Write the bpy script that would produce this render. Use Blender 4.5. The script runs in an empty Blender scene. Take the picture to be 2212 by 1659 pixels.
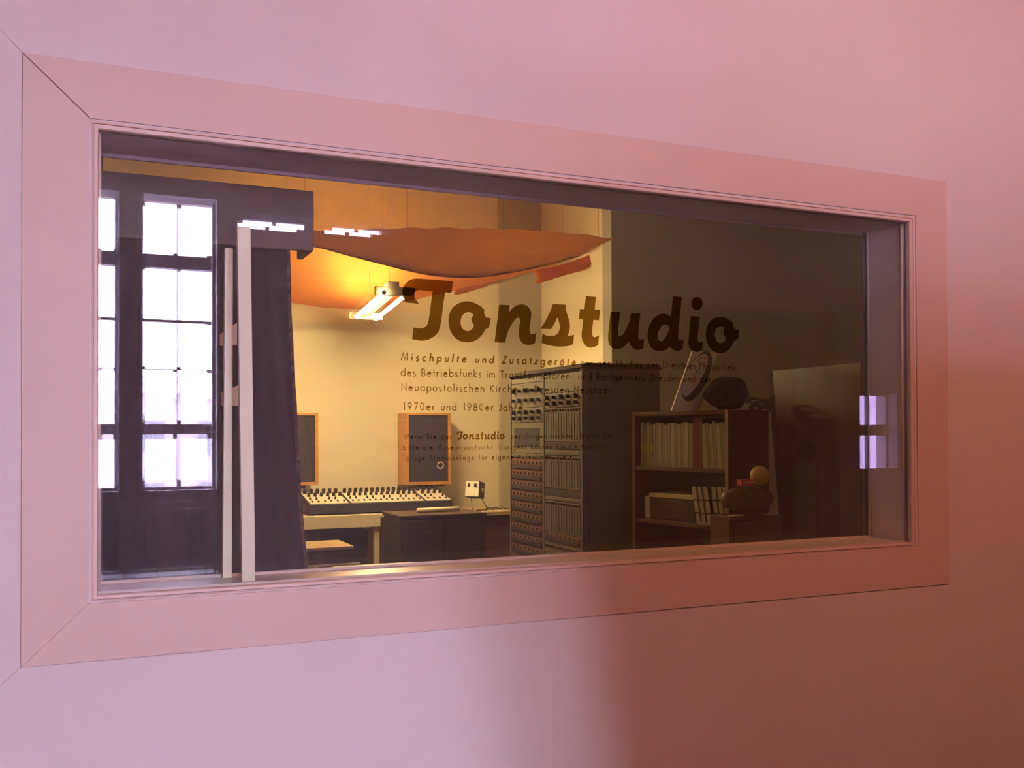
import bpy, bmesh, math, random
from mathutils import Vector, Matrix, geometry
random.seed(7)
SC = bpy.context.scene
COL = SC.collection
# ------------------------------------------------------------------ camera
F = 2100.0; YAW, PITCH, ROLL = 0.41885, 0.01186, -0.0033
CAM = Vector((0.10258, -2.12207, 1.45123)); SHY = 82.42539
_f = Vector((math.sin(YAW)*math.cos(PITCH), math.cos(YAW)*math.cos(PITCH), math.sin(PITCH)))
_r0 = Vector((math.cos(YAW), -math.sin(YAW), 0)); _u0 = _r0.cross(_f)
_r = _r0*math.cos(ROLL) + _u0*math.sin(ROLL); _u = -_r0*math.sin(ROLL) + _u0*math.cos(ROLL)
cd = bpy.data.cameras.new('camera'); cam = bpy.data.objects.new('camera', cd); COL.objects.link(cam)
cam.matrix_world = Matrix(((_r.x, _u.x, -_f.x, CAM.x), (_r.y, _u.y, -_f.y, CAM.y), (_r.z, _u.z, -_f.z, CAM.z), (0, 0, 0, 1)))
cd.sensor_fit = 'HORIZONTAL'; cd.sensor_width = 36.0; cd.lens = F*36.0/2212.0; cd.shift_y = SHY/2212.0
cd.clip_start = 0.02; cd.clip_end = 300
SC.camera = cam
# ------------------------------------------------------------------ world, daylight, exposure
SC.view_settings.view_transform = 'Standard'; SC.view_settings.look = 'None'
SC.view_settings.exposure = 0.0; SC.view_settings.gamma = 1.0
SC.view_settings.use_curve_mapping = False
SC.cycles.max_bounces = 7; SC.cycles.diffuse_bounces = 3; SC.cycles.glossy_bounces = 4
SC.cycles.transparent_max_bounces = 16; SC.cycles.adaptive_threshold = 0.025; SC.cycles.sample_clamp_indirect = 40.0
SC.cycles.caustics_reflective = False; SC.cycles.caustics_refractive = False
W = bpy.data.worlds.new('overcast_sky'); SC.world = W; W.use_nodes = True
bg = W.node_tree.nodes['Background']; bg.inputs[0].default_value = (0.69, 0.63, 0.94, 1); bg.inputs[1].default_value = 53.0
YW = -5.50            # inner face of the wall of daylight windows behind the camera
def portal(x0, x1, z0, z1, y):
    l = bpy.data.lights.new('daylight_portal', 'AREA'); l.shape = 'RECTANGLE'; l.size = x1-x0; l.size_y = z1-z0
    l.cycles.is_portal = True
    o = bpy.data.objects.new('daylight_portal', l); COL.objects.link(o)
    o.location = ((x0+x1)/2, y, (z0+z1)/2); o.rotation_euler = (math.radians(90), 0, math.radians(180))   # faces into the room, +y
# ------------------------------------------------------------------ pixel helpers (2212 x 1659 frame)
def ray(x, y): return _f + _r*((x-1106)/F) - _u*((y-829.5-SHY)/F)
def PY(x, y, Y): d = ray(x, y); return CAM + d*((Y-CAM.y)/d.y)
def PX(x, y, X): d = ray(x, y); return CAM + d*((X-CAM.x)/d.x)
def PZ(x, y, Z): d = ray(x, y); return CAM + d*((Z-CAM.z)/d.z)
def PD(x, y, z): return CAM + ray(x, y)*z
# ------------------------------------------------------------------ materials
MATS = {}
def mat(name, col, rough=0.6, metal=0.0, noise=0.0, nscale=20.0, bump=0.0, bscale=200.0, stretch=None, col2=None, spec=0.5, sheen=0.0, trans=0.0):
    if name in MATS: return MATS[name]
    m = bpy.data.materials.new(name); m.use_nodes = True; nt = m.node_tree
    b = nt.nodes['Principled BSDF']
    b.inputs['Roughness'].default_value = rough; b.inputs['Metallic'].default_value = metal
    b.inputs['Specular IOR Level'].default_value = spec
    tc = nt.nodes.new('ShaderNodeTexCoord'); mp = nt.nodes.new('ShaderNodeMapping')
    nt.links.new(tc.outputs['Object'], mp.inputs['Vector'])
    if stretch: mp.inputs['Scale'].default_value = stretch
    n = nt.nodes.new('ShaderNodeTexNoise'); n.inputs['Scale'].default_value = nscale; n.inputs['Detail'].default_value = 3
    nt.links.new(mp.outputs[0], n.inputs['Vector'])
    r = nt.nodes.new('ShaderNodeValToRGB')
    c2 = col2 or tuple(max(0, c*(1-noise)) for c in col)
    r.color_ramp.elements[0].position = 0.35; r.color_ramp.elements[1].position = 0.65
    r.color_ramp.elements[0].color = (*c2, 1); r.color_ramp.elements[1].color = (*col, 1)
    nt.links.new(n.outputs['Fac'], r.inputs['Fac']); nt.links.new(r.outputs['Color'], b.inputs['Base Color'])
    if bump:
        n2 = nt.nodes.new('ShaderNodeTexNoise'); n2.inputs['Scale'].default_value = bscale; n2.inputs['Detail'].default_value = 3
        nt.links.new(mp.outputs[0], n2.inputs['Vector'])
        bp = nt.nodes.new('ShaderNodeBump'); bp.inputs['Strength'].default_value = bump; bp.inputs['Distance'].default_value = 0.002
        nt.links.new(n2.outputs['Fac'], bp.inputs['Height']); nt.links.new(bp.outputs[0], b.inputs['Normal'])
    if trans:
        tr = nt.nodes.new('ShaderNodeBsdfTranslucent'); nt.links.new(r.outputs['Color'], tr.inputs['Color'])
        mx = nt.nodes.new('ShaderNodeMixShader'); mx.inputs[0].default_value = trans
        nt.links.new(b.outputs[0], mx.inputs[1]); nt.links.new(tr.outputs[0], mx.inputs[2])
        nt.links.new(mx.outputs[0], nt.nodes['Material Output'].inputs['Surface'])
    MATS[name] = m; return m
def glass_mat(name, tint=(1, 1, 1)):
    m = bpy.data.materials.new(name); m.use_nodes = True; nt = m.node_tree; nt.nodes.remove(nt.nodes['Principled BSDF'])
    t = nt.nodes.new('ShaderNodeBsdfTransparent'); t.inputs[0].default_value = (*tint, 1)
    g = nt.nodes.new('ShaderNodeBsdfGlossy'); g.inputs['Roughness'].default_value = 0.0
    fr = nt.nodes.new('ShaderNodeFresnel'); fr.inputs['IOR'].default_value = 1.5
    mx = nt.nodes.new('ShaderNodeMixShader')
    ge = nt.nodes.new('ShaderNodeNewGeometry'); mr = nt.nodes.new('ShaderNodeMapRange')      # same reflectance on both faces of the sheet
    mr.inputs['To Min'].default_value = 1.5; mr.inputs['To Max'].default_value = 1/1.5
    nt.links.new(ge.outputs['Backfacing'], mr.inputs['Value']); nt.links.new(mr.outputs[0], fr.inputs['IOR'])
    nt.links.new(fr.outputs[0], mx.inputs[0]); nt.links.new(t.outputs[0], mx.inputs[1]); nt.links.new(g.outputs[0], mx.inputs[2])
    nt.links.new(mx.outputs[0], nt.nodes['Material Output'].inputs['Surface']); return m
def film_mat(name, tint, dif, fac):
    m = bpy.data.materials.new(name); m.use_nodes = True; nt = m.node_tree; nt.nodes.remove(nt.nodes['Principled BSDF'])
    t = nt.nodes.new('ShaderNodeBsdfTransparent'); t.inputs[0].default_value = (*tint, 1)
    d = nt.nodes.new('ShaderNodeBsdfDiffuse'); d.inputs[0].default_value = (*dif, 1)
    mx = nt.nodes.new('ShaderNodeMixShader'); mx.inputs[0].default_value = fac
    nt.links.new(t.outputs[0], mx.inputs[1]); nt.links.new(d.outputs[0], mx.inputs[2])
    nt.links.new(mx.outputs[0], nt.nodes['Material Output'].inputs['Surface']); return m
def emit_mat(name, col, s):
    m = bpy.data.materials.new(name); m.use_nodes = True; nt = m.node_tree; nt.nodes.remove(nt.nodes['Principled BSDF'])
    e = nt.nodes.new('ShaderNodeEmission'); e.inputs[0].default_value = (*col, 1); e.inputs[1].default_value = s
    nt.links.new(e.outputs[0], nt.nodes['Material Output'].inputs['Surface']); return m
M_wall = mat('painted_plaster', (0.76, 0.67, 0.64), 0.7, noise=0.04, nscale=1.5, bump=0.15, bscale=90)
M_board = mat('painted_frame', (0.72, 0.55, 0.47), 0.5, noise=0.04, nscale=3, bump=0.05, bscale=140)
M_bead = mat('painted_bead', (0.75, 0.58, 0.49), 0.45, noise=0.03, nscale=5)
M_joint = mat('foot_brown', (0.10, 0.05, 0.04), 0.9)  # plain dark brown of the partition feet
M_reveal = mat('reveal_paint', (0.82, 0.68, 0.76), 0.75, noise=0.08, nscale=6)
M_sill = mat('sill_paint', (0.75, 0.66, 0.55), 0.3, noise=0.06, nscale=8)
M_metal = mat('glazing_metal', (0.75, 0.73, 0.68), 0.3, metal=1.0)
M_strip = mat('glazing_strip_paint', (0.82, 0.78, 0.68), 0.25, noise=0.04)
M_glass = glass_mat('clear_glass')
def dusty(name, k):
    m = glass_mat(name); nt = m.node_tree; out = nt.nodes['Material Output']; src = out.inputs['Surface'].links[0].from_socket
    d = nt.nodes.new('ShaderNodeBsdfDiffuse'); d.inputs[0].default_value = (0.85, 0.85, 0.85, 1)
    n = nt.nodes.new('ShaderNodeTexNoise'); n.inputs['Scale'].default_value = 3.0; n.inputs['Detail'].default_value = 1
    tc = nt.nodes.new('ShaderNodeTexCoord'); nt.links.new(tc.outputs['Object'], n.inputs['Vector'])
    mr = nt.nodes.new('ShaderNodeMapRange'); mr.inputs['From Min'].default_value = 0.3; mr.inputs['From Max'].default_value = 0.7
    mr.inputs['To Min'].default_value = k*0.6; mr.inputs['To Max'].default_value = k*1.3; nt.links.new(n.outputs['Fac'], mr.inputs['Value'])
    mx = nt.nodes.new('ShaderNodeMixShader'); nt.links.new(mr.outputs[0], mx.inputs[0]); nt.links.new(src, mx.inputs[1]); nt.links.new(d.outputs[0], mx.inputs[2])
    nt.links.new(mx.outputs[0], out.inputs['Surface']); return m
M_dusty = dusty('dusty_glass', 0.021)
M_film = film_mat('brown_lettering_film', (0.30, 0.185, 0.03), (0.03, 0.016, 0.008), 0.15)
M_film2 = film_mat('brown_fine_lettering_film', (0.42, 0.26, 0.05), (0.06, 0.03, 0.015), 0.13)
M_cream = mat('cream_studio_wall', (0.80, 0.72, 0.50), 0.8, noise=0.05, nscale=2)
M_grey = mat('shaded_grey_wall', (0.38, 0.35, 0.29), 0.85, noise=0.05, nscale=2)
M_sceil = mat('studio_ceiling', (0.62, 0.55, 0.38), 0.85, noise=0.05, nscale=2)
M_sfloor = mat('studio_floor', (0.20, 0.13, 0.08), 0.6, noise=0.3, nscale=8)
M_ffloor = mat('front_floor', (0.46, 0.35, 0.28), 0.5, noise=0.25, nscale=4, stretch=(1, 8, 1))
M_dark = mat('dark_partition', (0.16, 0.11, 0.10), 0.8, noise=0.1, nscale=4)
M_wframe = mat('window_frame_paint', (0.55, 0.50, 0.52), 0.5, noise=0.05)
# ------------------------------------------------------------------ mesh building
PM = {}
def wm(o): return PM.get(o.name, Matrix.Identity(4)) if o else Matrix.Identity(4)
class MB:
    def __init__(s, M=None): s.v = []; s.f = []; s.M = M
    def add(s, vs, fs):
        k = len(s.v)
        for v in vs:
            v = Vector(v); s.v.append(s.M @ v if s.M else v)
        s.f += [tuple(i+k for i in f) for f in fs]; return s
    def box(s, x0, x1, y0, y1, z0, z1):
        return s.add([(x, y, z) for x in (x0, x1) for y in (y0, y1) for z in (z0, z1)],
                     [(0, 1, 3, 2), (4, 6, 7, 5), (0, 4, 5, 1), (2, 3, 7, 6), (0, 2, 6, 4), (1, 5, 7, 3)])
    def hexa(s, p):   # 8 points: 4 bottom ring, 4 top ring
        return s.add(p, [(3, 2, 1, 0), (4, 5, 6, 7)] + [(i, (i+1) % 4, 4+(i+1) % 4, 4+i) for i in range(4)])
    def tube(s, pts, r, n=8, cap=True):
        pts = [Vector(p) for p in pts]; k = len(pts); vs = []
        up = Vector((0, 0, 1))
        for i, p in enumerate(pts):
            d = (pts[min(i+1, k-1)]-pts[max(i-1, 0)]).normalized()
            a = d.cross(up) if abs(d.dot(up)) < 0.95 else d.cross(Vector((1, 0, 0)))
            a.normalize(); b = d.cross(a); rr = r[i] if isinstance(r, (list, tuple)) else r
            vs += [p + a*math.cos(2*math.pi*j/n)*rr + b*math.sin(2*math.pi*j/n)*rr for j in range(n)]
        fs = [(i*n+j, i*n+(j+1) % n, (i+1)*n+(j+1) % n, (i+1)*n+j) for i in range(k-1) for j in range(n)]
        if cap: fs += [tuple(reversed(range(n))), tuple((k-1)*n+j for j in range(n))]
        return s.add(vs, fs)
    def prism(s, poly, ext):
        n = len(poly); ext = Vector(ext); p = [Vector(q) for q in poly]
        return s.add(p + [q+ext for q in p], [tuple(reversed(range(n))), tuple(range(n, 2*n))] + [(i, (i+1) % n, n+(i+1) % n, n+i) for i in range(n)])
    def ball(s, c, rx, ry, rz, nu=16, nv=10, fn=None):
        vs = []
        for i in range(nv+1):
            t = math.pi*i/nv
            for j in range(nu):
                a = 2*math.pi*j/nu; d = Vector((math.sin(t)*math.cos(a), math.sin(t)*math.sin(a), math.cos(t)))
                k = fn(d) if fn else 1.0
                vs.append((c[0]+rx*d.x*k, c[1]+ry*d.y*k, c[2]+rz*d.z*k))
        return s.add(vs, [(i*nu+j, (i+1)*nu+j, (i+1)*nu+(j+1) % nu, i*nu+(j+1) % nu) for i in range(nv) for j in range(nu)])
    def grid(s, rows):
        n = len(rows[0]); vs = [p for r in rows for p in r]
        return s.add(vs, [(i*n+j, i*n+j+1, (i+1)*n+j+1, (i+1)*n+j) for i in range(len(rows)-1) for j in range(n-1)])
    def build(s, name, m, parent=None, bevel=0.0, smooth=False, solid=0.0):
        me = bpy.data.meshes.new(name); inv = wm(parent).inverted()
        me.from_pydata([inv @ v for v in s.v], [], s.f)
        bm = bmesh.new(); bm.from_mesh(me)
        bmesh.ops.remove_doubles(bm, verts=bm.verts, dist=1e-6)
        bmesh.ops.recalc_face_normals(bm, faces=bm.faces)
        if bevel:
            bmesh.ops.bevel(bm, geom=[e for e in bm.edges if e.is_manifold and e.calc_face_angle() > 0.5], offset=bevel, segments=2, profile=0.5, affect='EDGES', clamp_overlap=True)
        bm.to_mesh(me); bm.free()
        if smooth:
            for p in me.polygons: p.use_smooth = True
        me.materials.append(m)
        o = bpy.data.objects.new(name, me); COL.objects.link(o)
        if parent: o.parent = parent; PM[o.name] = wm(parent)
        if solid:
            md = o.modifiers.new('thickness', 'SOLIDIFY'); md.thickness = solid
        return o
def BX(name, m, parent, x0, x1, y0, y1, z0, z1, bevel=0.0, M=None): return MB(M).box(x0, x1, y0, y1, z0, z1).build(name, m, parent, bevel)
def tag(o, label, cat, group=None):
    o['label'] = label; o['category'] = cat
    if group: o['group'] = group
    return o
def struct(o, label=None):
    o['kind'] = 'structure'
    if label: o['label'] = label
    return o
def thing(name, label, cat, loc=(0, 0, 0), rz=0.0, group=None):
    o = bpy.data.objects.new(name, None); COL.objects.link(o); o.empty_display_size = 0.1
    o.location = loc; o.rotation_euler = (0, 0, rz)
    PM[o.name] = Matrix.Translation(Vector(loc)) @ Matrix.Rotation(rz, 4, 'Z')
    if label: tag(o, label, cat, group)
    return o
def LM(o): return wm(o)
def smoothpts(pts, closed=True, n=6):
    """points (x,y) smooth or (x,y,1) corner -> Catmull-Rom between corners"""
    out = []; k = len(pts)
    for i in range(k if closed else k-1):
        p1 = pts[i]; p2 = pts[(i+1) % k]
        p0 = p1 if len(p1) > 2 else pts[(i-1) % k] if (closed or i > 0) else p1
        p3 = p2 if len(p2) > 2 else pts[(i+2) % k] if (closed or i+2 < k) else p2
        if len(p1) > 2 and len(p2) > 2: out.append((p1[0], p1[1])); continue
        for j in range(n):
            t = j/n; r = []
            for c in (0, 1):
                a, b, c_, d = p0[c], p1[c], p2[c], p3[c]
                r.append(0.5*((2*b)+(-a+c_)*t+(2*a-5*b+4*c_-d)*t*t+(-a+3*b-3*c_+d)*t**3))
            out.append(tuple(r))
    if not closed: out.append(tuple(pts[-1][:2]))
    return out
# ================================================================== LARGE STRUCTURE
WX, WZ0, WZ1 = 2.4699, 1.0, 2.2                      # outer frame of the studio window
GX0, GX1, GZ0, GZ1 = 0.1370, 2.3231, 1.1300, 2.0675  # daylight opening
IX0, IX1, IZ0, IZ1 = 0.12023, WX-0.12357, 1.11511, 2.08766   # inner edge of the frame boards
TW = 0.182                                            # wall thickness
CEILF, CEILS = 3.55, 3.70
LX0, RX1 = -2.6, 9.2
def wall_with_holes(name, m, x0, x1, z0, z1, y0, y1, holes):
    mb = MB(); xs = sorted({x0, x1, *[h[0] for h in holes], *[h[1] for h in holes]}); zs = sorted({z0, z1, *[h[2] for h in holes], *[h[3] for h in holes]})
    for i in range(len(xs)-1):
        j = 0
        while j < len(zs)-1:
            cx, cz = (xs[i]+xs[i+1])/2, (zs[j]+zs[j+1])/2
            inside = any(h[0] < cx < h[1] and h[2] < cz < h[3] for h in holes)
            if not inside: mb.box(xs[i], xs[i+1], y0, y1, zs[j], zs[j+1])
            j += 1
    return struct(mb.build(name, m))
wf = wall_with_holes('wall_front', M_wall, LX0-0.2, RX1+0.2, 0, CEILS, 0, TW, [(GX0-0.012, GX1+0.012, GZ0-0.012, GZ1+0.012)])
wf['label'] = 'pink lit plaster wall around the studio window'
for nm, a, b in (('hairline_crack', (49.2, 115), (-10, 52)), ('hairline_crack', (45.2, 1440.5), (-10, 1492))):
    A = PY(*a, 0.0); B = PY(*b, 0.0); t = Vector((B-A).cross(Vector((0, 1, 0)))).normalized()*0.0004
    MB().prism([A-t, B-t, B+t, A+t], (0, -0.0006, 0)).build(nm, mat('crack_line', (0.42, 0.30, 0.30), 0.9), wf)
struct(BX('floor_front', M_ffloor, None, LX0-0.2, RX1+0.2, YW-0.35, 0.0, -0.1, 0), 'brown floor of the room in front of the window')
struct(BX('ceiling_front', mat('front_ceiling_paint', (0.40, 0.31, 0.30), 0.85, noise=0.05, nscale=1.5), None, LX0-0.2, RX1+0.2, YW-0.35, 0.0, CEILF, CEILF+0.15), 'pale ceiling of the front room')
struct(BX('wall_left', M_wall, None, LX0-0.2, LX0, YW, 0, 0, CEILF), 'left wall of the front room')
struct(BX('wall_right', M_wall, None, RX1, RX1+0.2, YW, 0, 0, CEILF), 'right wall of the front room')
WINS = [(-0.16, 0.366, 1.035, 3.24), (0.533, 1.062, 1.035, 3.24), (1.25, 1.78, 3.065, 3.165), (1.95, 2.42, 3.075, 3.165), (7.42, 7.93, 0.95, 1.86)]
wall_with_holes('wall_back', mat('window_wall_paint', (0.50, 0.45, 0.47), 0.8, noise=0.05, nscale=2), LX0-0.2, RX1+0.2, 0, CEILF, YW-0.3, YW, WINS)['label'] = 'wall of daylight windows behind the viewer, mirrored in the glass'
# studio shell: lit room at the back, dark wall on the right
SY = 6.30; SX = PY(1165, 700, SY).x; DY = PX(1302, 700, SX).y
SX0, SX1 = -1.6, 7.6
struct(BX('floor_studio', M_sfloor, None, SX0-0.2, SX1+0.2, TW, SY+0.2, -0.1, 0), 'dark floor of the studio')
struct(BX('ceiling_studio', M_sceil, None, SX0-0.2, SX1+0.2, TW, SY+0.2, CEILS, CEILS+0.15), 'cream ceiling of the studio')
struct(BX('wall_studio_back', M_cream, None, SX0-0.2, SX+0.3, SY, SY+0.2, 0, CEILS), 'cream back wall of the lit studio')
struct(BX('wall_studio_side', M_cream, None, SX, SX+0.25, DY+0.002, SY, 0, CEILS), 'cream side wall of the lit recess')
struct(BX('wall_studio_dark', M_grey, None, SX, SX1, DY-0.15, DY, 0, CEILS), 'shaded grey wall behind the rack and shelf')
struct(BX('wall_studio_left', M_cream, None, SX0-0.2, SX0, TW, SY, 0, CEILS), 'left wall of the studio')
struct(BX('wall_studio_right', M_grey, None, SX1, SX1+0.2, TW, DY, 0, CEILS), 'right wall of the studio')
px0, px1 = PY(1081, 700, SY-0.05).x, SX
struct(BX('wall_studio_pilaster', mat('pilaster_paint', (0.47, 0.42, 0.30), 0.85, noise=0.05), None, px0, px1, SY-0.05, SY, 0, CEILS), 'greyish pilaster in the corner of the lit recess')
# ------------------------------------------------------------------ window_1: the studio window
win = thing('window_1', None, None, ((GX0+GX1)/2, 0.0, WZ0)); struct(win, 'wide interior window with mitred frame, two panes and brown lettering')
OC = [(0, WZ0), (WX, WZ0), (WX, WZ1), (0, WZ1)]; IC = [(IX0, IZ0), (IX1, IZ0), (IX1, IZ1), (IX0, IZ1)]
for i in range(4):
    j = (i+1) % 4
    g = 0.0006
    q = [Vector((OC[i][0], 0, OC[i][1])), Vector((OC[j][0], 0, OC[j][1])), Vector((IC[j][0], 0, IC[j][1])), Vector((IC[i][0], 0, IC[i][1]))]
    c = sum(q, Vector())/4
    d = (q[1]-q[0]).normalized(); gi = (0.0002, 0.0, 0.0, 0.0013)[i]; gj = (0.0002, 0.0, 0.0, 0.0013)[j]
    q[0] += d*gi; q[3] += d*gi; q[1] -= d*gj; q[2] -= d*gj
    MB().prism([p+Vector((0, 0.010, 0)) for p in q], (0, -0.0135, 0)).build('frame_board', M_board, win, bevel=0.0004)
# dark packing behind the mitres and edges
mb = MB()
for i in range(4):
    j = (i+1) % 4; o = 0.0012
    sx = lambda k: (-o if k in (0, 3) else o); sz = lambda k: (-o if k in (0, 1) else o)
    q = [(OC[i][0]+sx(i)*0.8, 0, OC[i][1]+sz(i)*0.8), (OC[j][0]+sx(j)*0.8, 0, OC[j][1]+sz(j)*0.8), (IC[j][0], 0, IC[j][1]), (IC[i][0], 0, IC[i][1])]
    mb.prism(q, (0, -0.0008, 0))
mb.build('joint_packing', mat('joint_brown', (0.30, 0.16, 0.14), 0.9), win)
# glazing bead: moulded profile (d inwards, y), mitred
PROF = [(-0.001, 0.006), (0.0, 0.0045), (0.004, 0.0045), (0.004, -0.0005), (0.0072, -0.0015), (0.0076, 0.003), (0.0088, 0.003), (0.0092, -0.0025), (0.0155, -0.0020), (0.0172, 0.0010), (0.0172, 0.014), (0.003, 0.014)]
for i in range(4):
    j = (i+1) % 4; rows = []
    for (d, y) in PROF + [PROF[0]]:
        row = []
        for k in (i, j):
            tx = (GX0-IX0 if k in (0, 3) else GX1-IX1)/0.0172; tz = (GZ0-IZ0 if k in (0, 1) else GZ1-IZ1)/0.0172
            row.append((IC[k][0]+tx*d, y, IC[k][1]+tz*d))
        rows.append(row)
    MB().grid(rows).build('glazing_bead', M_bead, win)
YG, YB = 0.016, 0.166
def pane(y, m, tilt=0.0):
    mb = MB(); t = 0.005
    x0, x1, z0, z1 = GX0-0.008, GX1+0.008, GZ0-0.008, GZ1+0.008
    mb.hexa([(x0, y+tilt, z0), (x1, y+tilt, z0), (x1, y+t+tilt, z0), (x0, y+t+tilt, z0), (x0, y, z1), (x1, y, z1), (x1, y+t, z1), (x0, y+t, z1)])
    return mb.build('glass_pane', m, win)
pane(YG, M_dusty); pane(YB, M_glass, tilt=0.003)
# reveal
o = 0.0115
BX('reveal_board', M_reveal, win, GX0-o, GX1+o, YG+0.006, TW, GZ1, GZ1+o)
BX('reveal_board', M_sill, win, GX0-o, GX1+o, YG+0.006, TW+0.006, GZ0-o, GZ0)
BX('reveal_board', M_reveal, win, GX0-o, GX0, YG+0.006, TW, GZ0, GZ1)
BX('reveal_board', M_reveal, win, GX1, GX1+o, YG+0.006, TW, GZ0, GZ1)
for x, s in ((GX1, -1), (GX0, 1)):
    MB().tube([(x+s*0.003, YG+0.011, GZ0), (x+s*0.003, YG+0.011, GZ1)], 0.003, 8).build('glazing_strip', M_strip, win, smooth=True)
    MB().tube([(x+s*0.0035, YB-0.006, GZ0), (x+s*0.0035, YB-0.006, GZ1)], 0.0035, 8).build('glazing_strip', M_strip, win, smooth=True)
    BX('glazing_rebate', M_dark, win, min(x, x+s*0.012), max(x, x+s*0.012), YB+0.006, YB+0.014, GZ0, GZ1)
BX('glazing_rebate', M_reveal, win, GX0, GX1, YB+0.006, YB+0.014, GZ1-0.008, GZ1)
BX('glazing_rebate', M_sill, win, GX0, GX1, YB-0.012, YB-0.001, GZ0, GZ0+0.006)
BX('glazing_rebate', M_sill, win, GX0, GX1, YG+0.006, YG+0.014, GZ0, GZ0+0.004)
# ------------------------------------------------------------------ lettering on the front pane
YL = YG - 0.0004
def poly_mesh(name, loops_list, m):
    """each entry: [outer, hole, ...] of (x,z) on the glass"""
    vs = []; fs = []
    for loops in loops_list:
        v3 = [[Vector((x, z, 0)) for x, z in l] for l in loops]
        tris = geometry.tessellate_polygon(v3); flat = [p for l in v3 for p in l]; k = len(vs)
        vs += [(p.x, YL, p.y) for p in flat]; fs += [tuple(i+k for i in t) for t in tris]
    mb = MB(); mb.add(vs, fs); return mb.build(name, m, win)
def L(ox, oy, pts, closed=True):
    return [(lambda P: (P.x, P.z))(PY(ox+x/10.37, oy+y/10.37, YL)) for x, y in smoothpts(pts, closed)]
c = 1
LOGO = [
 [L(860, 590, [(1232,180,c),(1193,442,c),(1053,433,c),(1010,720),(975,1000),(940,1200),(890,1330),(790,1430),(650,1500),(500,1513),(400,1500),(312,1477,c),(348,1215,c),(450,1238),(550,1232),(625,1190),(670,1110),(695,980),(730,720),(772,410,c),(600,392),(480,380),(400,400),(355,455),(358,510),(400,600),(470,688,c),(165,658,c),(130,560),(95,440),(98,370),(130,290),(220,180),(330,130),(430,120),(700,137)])],
 [L(860, 590, [(1938,825,c),(1918,880,c),(1970,995,c),(2075,1004,c),(2035,1230,c),(1950,1260,c),(1890,1370),(1780,1480),(1650,1540),(1520,1550),(1380,1520),(1260,1430),(1170,1290),(1130,1130),(1135,980),(1180,840),(1260,740),(1370,670),(1500,635),(1620,640),(1760,690),(1870,760)]),
  L(860, 590, [(1690,940,c),(1637,1010,c),(1655,1090),(1700,1180,c),(1660,1250),(1590,1295),(1530,1297),(1450,1250),(1405,1150),(1405,1050),(1440,950),(1510,890),(1590,875),(1650,900)])],
 [L(1050, 620, [(293,395,c),(530,405,c),(518,550,c),(620,450),(720,400),(820,388),(920,425),(990,510),(1012,600),(1000,750),(980,900),(975,980),(990,1040),(1040,1058),(1090,1045),(1125,1015,c),(1098,1250,c),(1020,1285),(930,1295),(830,1265),(760,1180),(730,1050),(740,900),(760,780),(750,710),(715,685),(670,710),(590,810),(510,960),(460,1100),(430,1250,c),(190,1238,c)])],
 [L(1050, 620, [(1495,380,c),(1788,395,c),(1790,490),(1830,650),(1870,780),(1878,900),(1860,1000),(1823,1095,c),(1900,1088),(1972,1065,c),(1948,1280,c),(1850,1320),(1700,1335),(1550,1330),(1400,1305),(1243,1252,c),(1262,1045,c),(1350,1085),(1450,1100),(1540,1085),(1610,1030),(1645,950),(1648,860),(1625,760),(1600,680,c),(1540,800),(1458,942,c),(1218,938,c),(1300,810),(1390,640),(1450,510)])],
 [L(1230, 620, [(370,205,c),(593,222,c),(565,505,c),(685,515,c),(662,745,c),(537,735,c),(515,900),(505,1030),(520,1095),(560,1122),(610,1108),(668,1080,c),(643,1300,c),(560,1340),(470,1357),(380,1325),(300,1220),(272,1090),(285,950),(312,728,c),(208,715,c),(237,490,c),(335,497,c)])],
 [L(1230, 620, [(923,550,c),(1137,560,c),(1110,800),(1092,1000),(1100,1080),(1130,1108),(1190,1070),(1260,960),(1330,800),(1382,580,c),(1592,590,c),(1560,850),(1543,1080),(1555,1150),(1590,1183),(1635,1172),(1673,1155,c),(1655,1370,c),(1590,1400),(1510,1410),(1430,1370),(1370,1300),(1330,1215,c),(1240,1320),(1130,1385),(1040,1392),(950,1360),(885,1270),(865,1130),(885,900)])],
 [L(1410, 630, [(452,105,c),(655,122,c),(620,450),(590,750),(570,960),(570,1040),(600,1090),(645,1092),(690,1078,c),(672,1280,c),(610,1315),(540,1328),(460,1300),(378,1235,c),(290,1300),(200,1330),(120,1335),(20,1300),(-60,1210),(-105,1080),(-116,986),(-100,850),(-50,710),(30,590),(130,515),(230,493),(330,515),(408,560,c)]),
  L(1410, 630, [(375,800),(345,760),(290,733),(220,755),(160,830),(115,940),(107,1020),(135,1085),(185,1110),(240,1085),(300,1000),(350,890)])],
 [L(1410, 630, [(855,547,c),(1055,560,c),(1030,800),(1010,1000),(1015,1090),(1050,1128),(1090,1122),(1130,1105,c),(1105,1312,c),(1040,1340),(970,1350),(880,1310),(815,1230),(798,1120),(820,900)])],
 [L(1410, 630, [(992+127*math.cos(a*math.pi/10), 267+145*math.sin(a*math.pi/10)) for a in range(20)])],
 [L(1410, 630, [(1800,700,c),(1793,760,c),(1840,845,c),(1937,858,c),(1915,1055,c),(1835,1095,c),(1770,1220),(1680,1320),(1580,1370),(1500,1378),(1390,1350),(1280,1260),(1210,1120),(1187,960),(1210,800),(1280,670),(1390,590),(1510,562),(1620,580),(1730,640)]),
  L(1410, 630, [(1605,820,c),(1577,885,c),(1595,970),(1635,1035,c),(1610,1110),(1550,1150),(1490,1148),(1430,1095),(1395,990),(1400,890),(1440,810),(1500,778),(1560,780)])]]
lg = poly_mesh('title_lettering', LOGO, M_film); lg['label'] = 'large brown script lettering reading Tonstudio'
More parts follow.
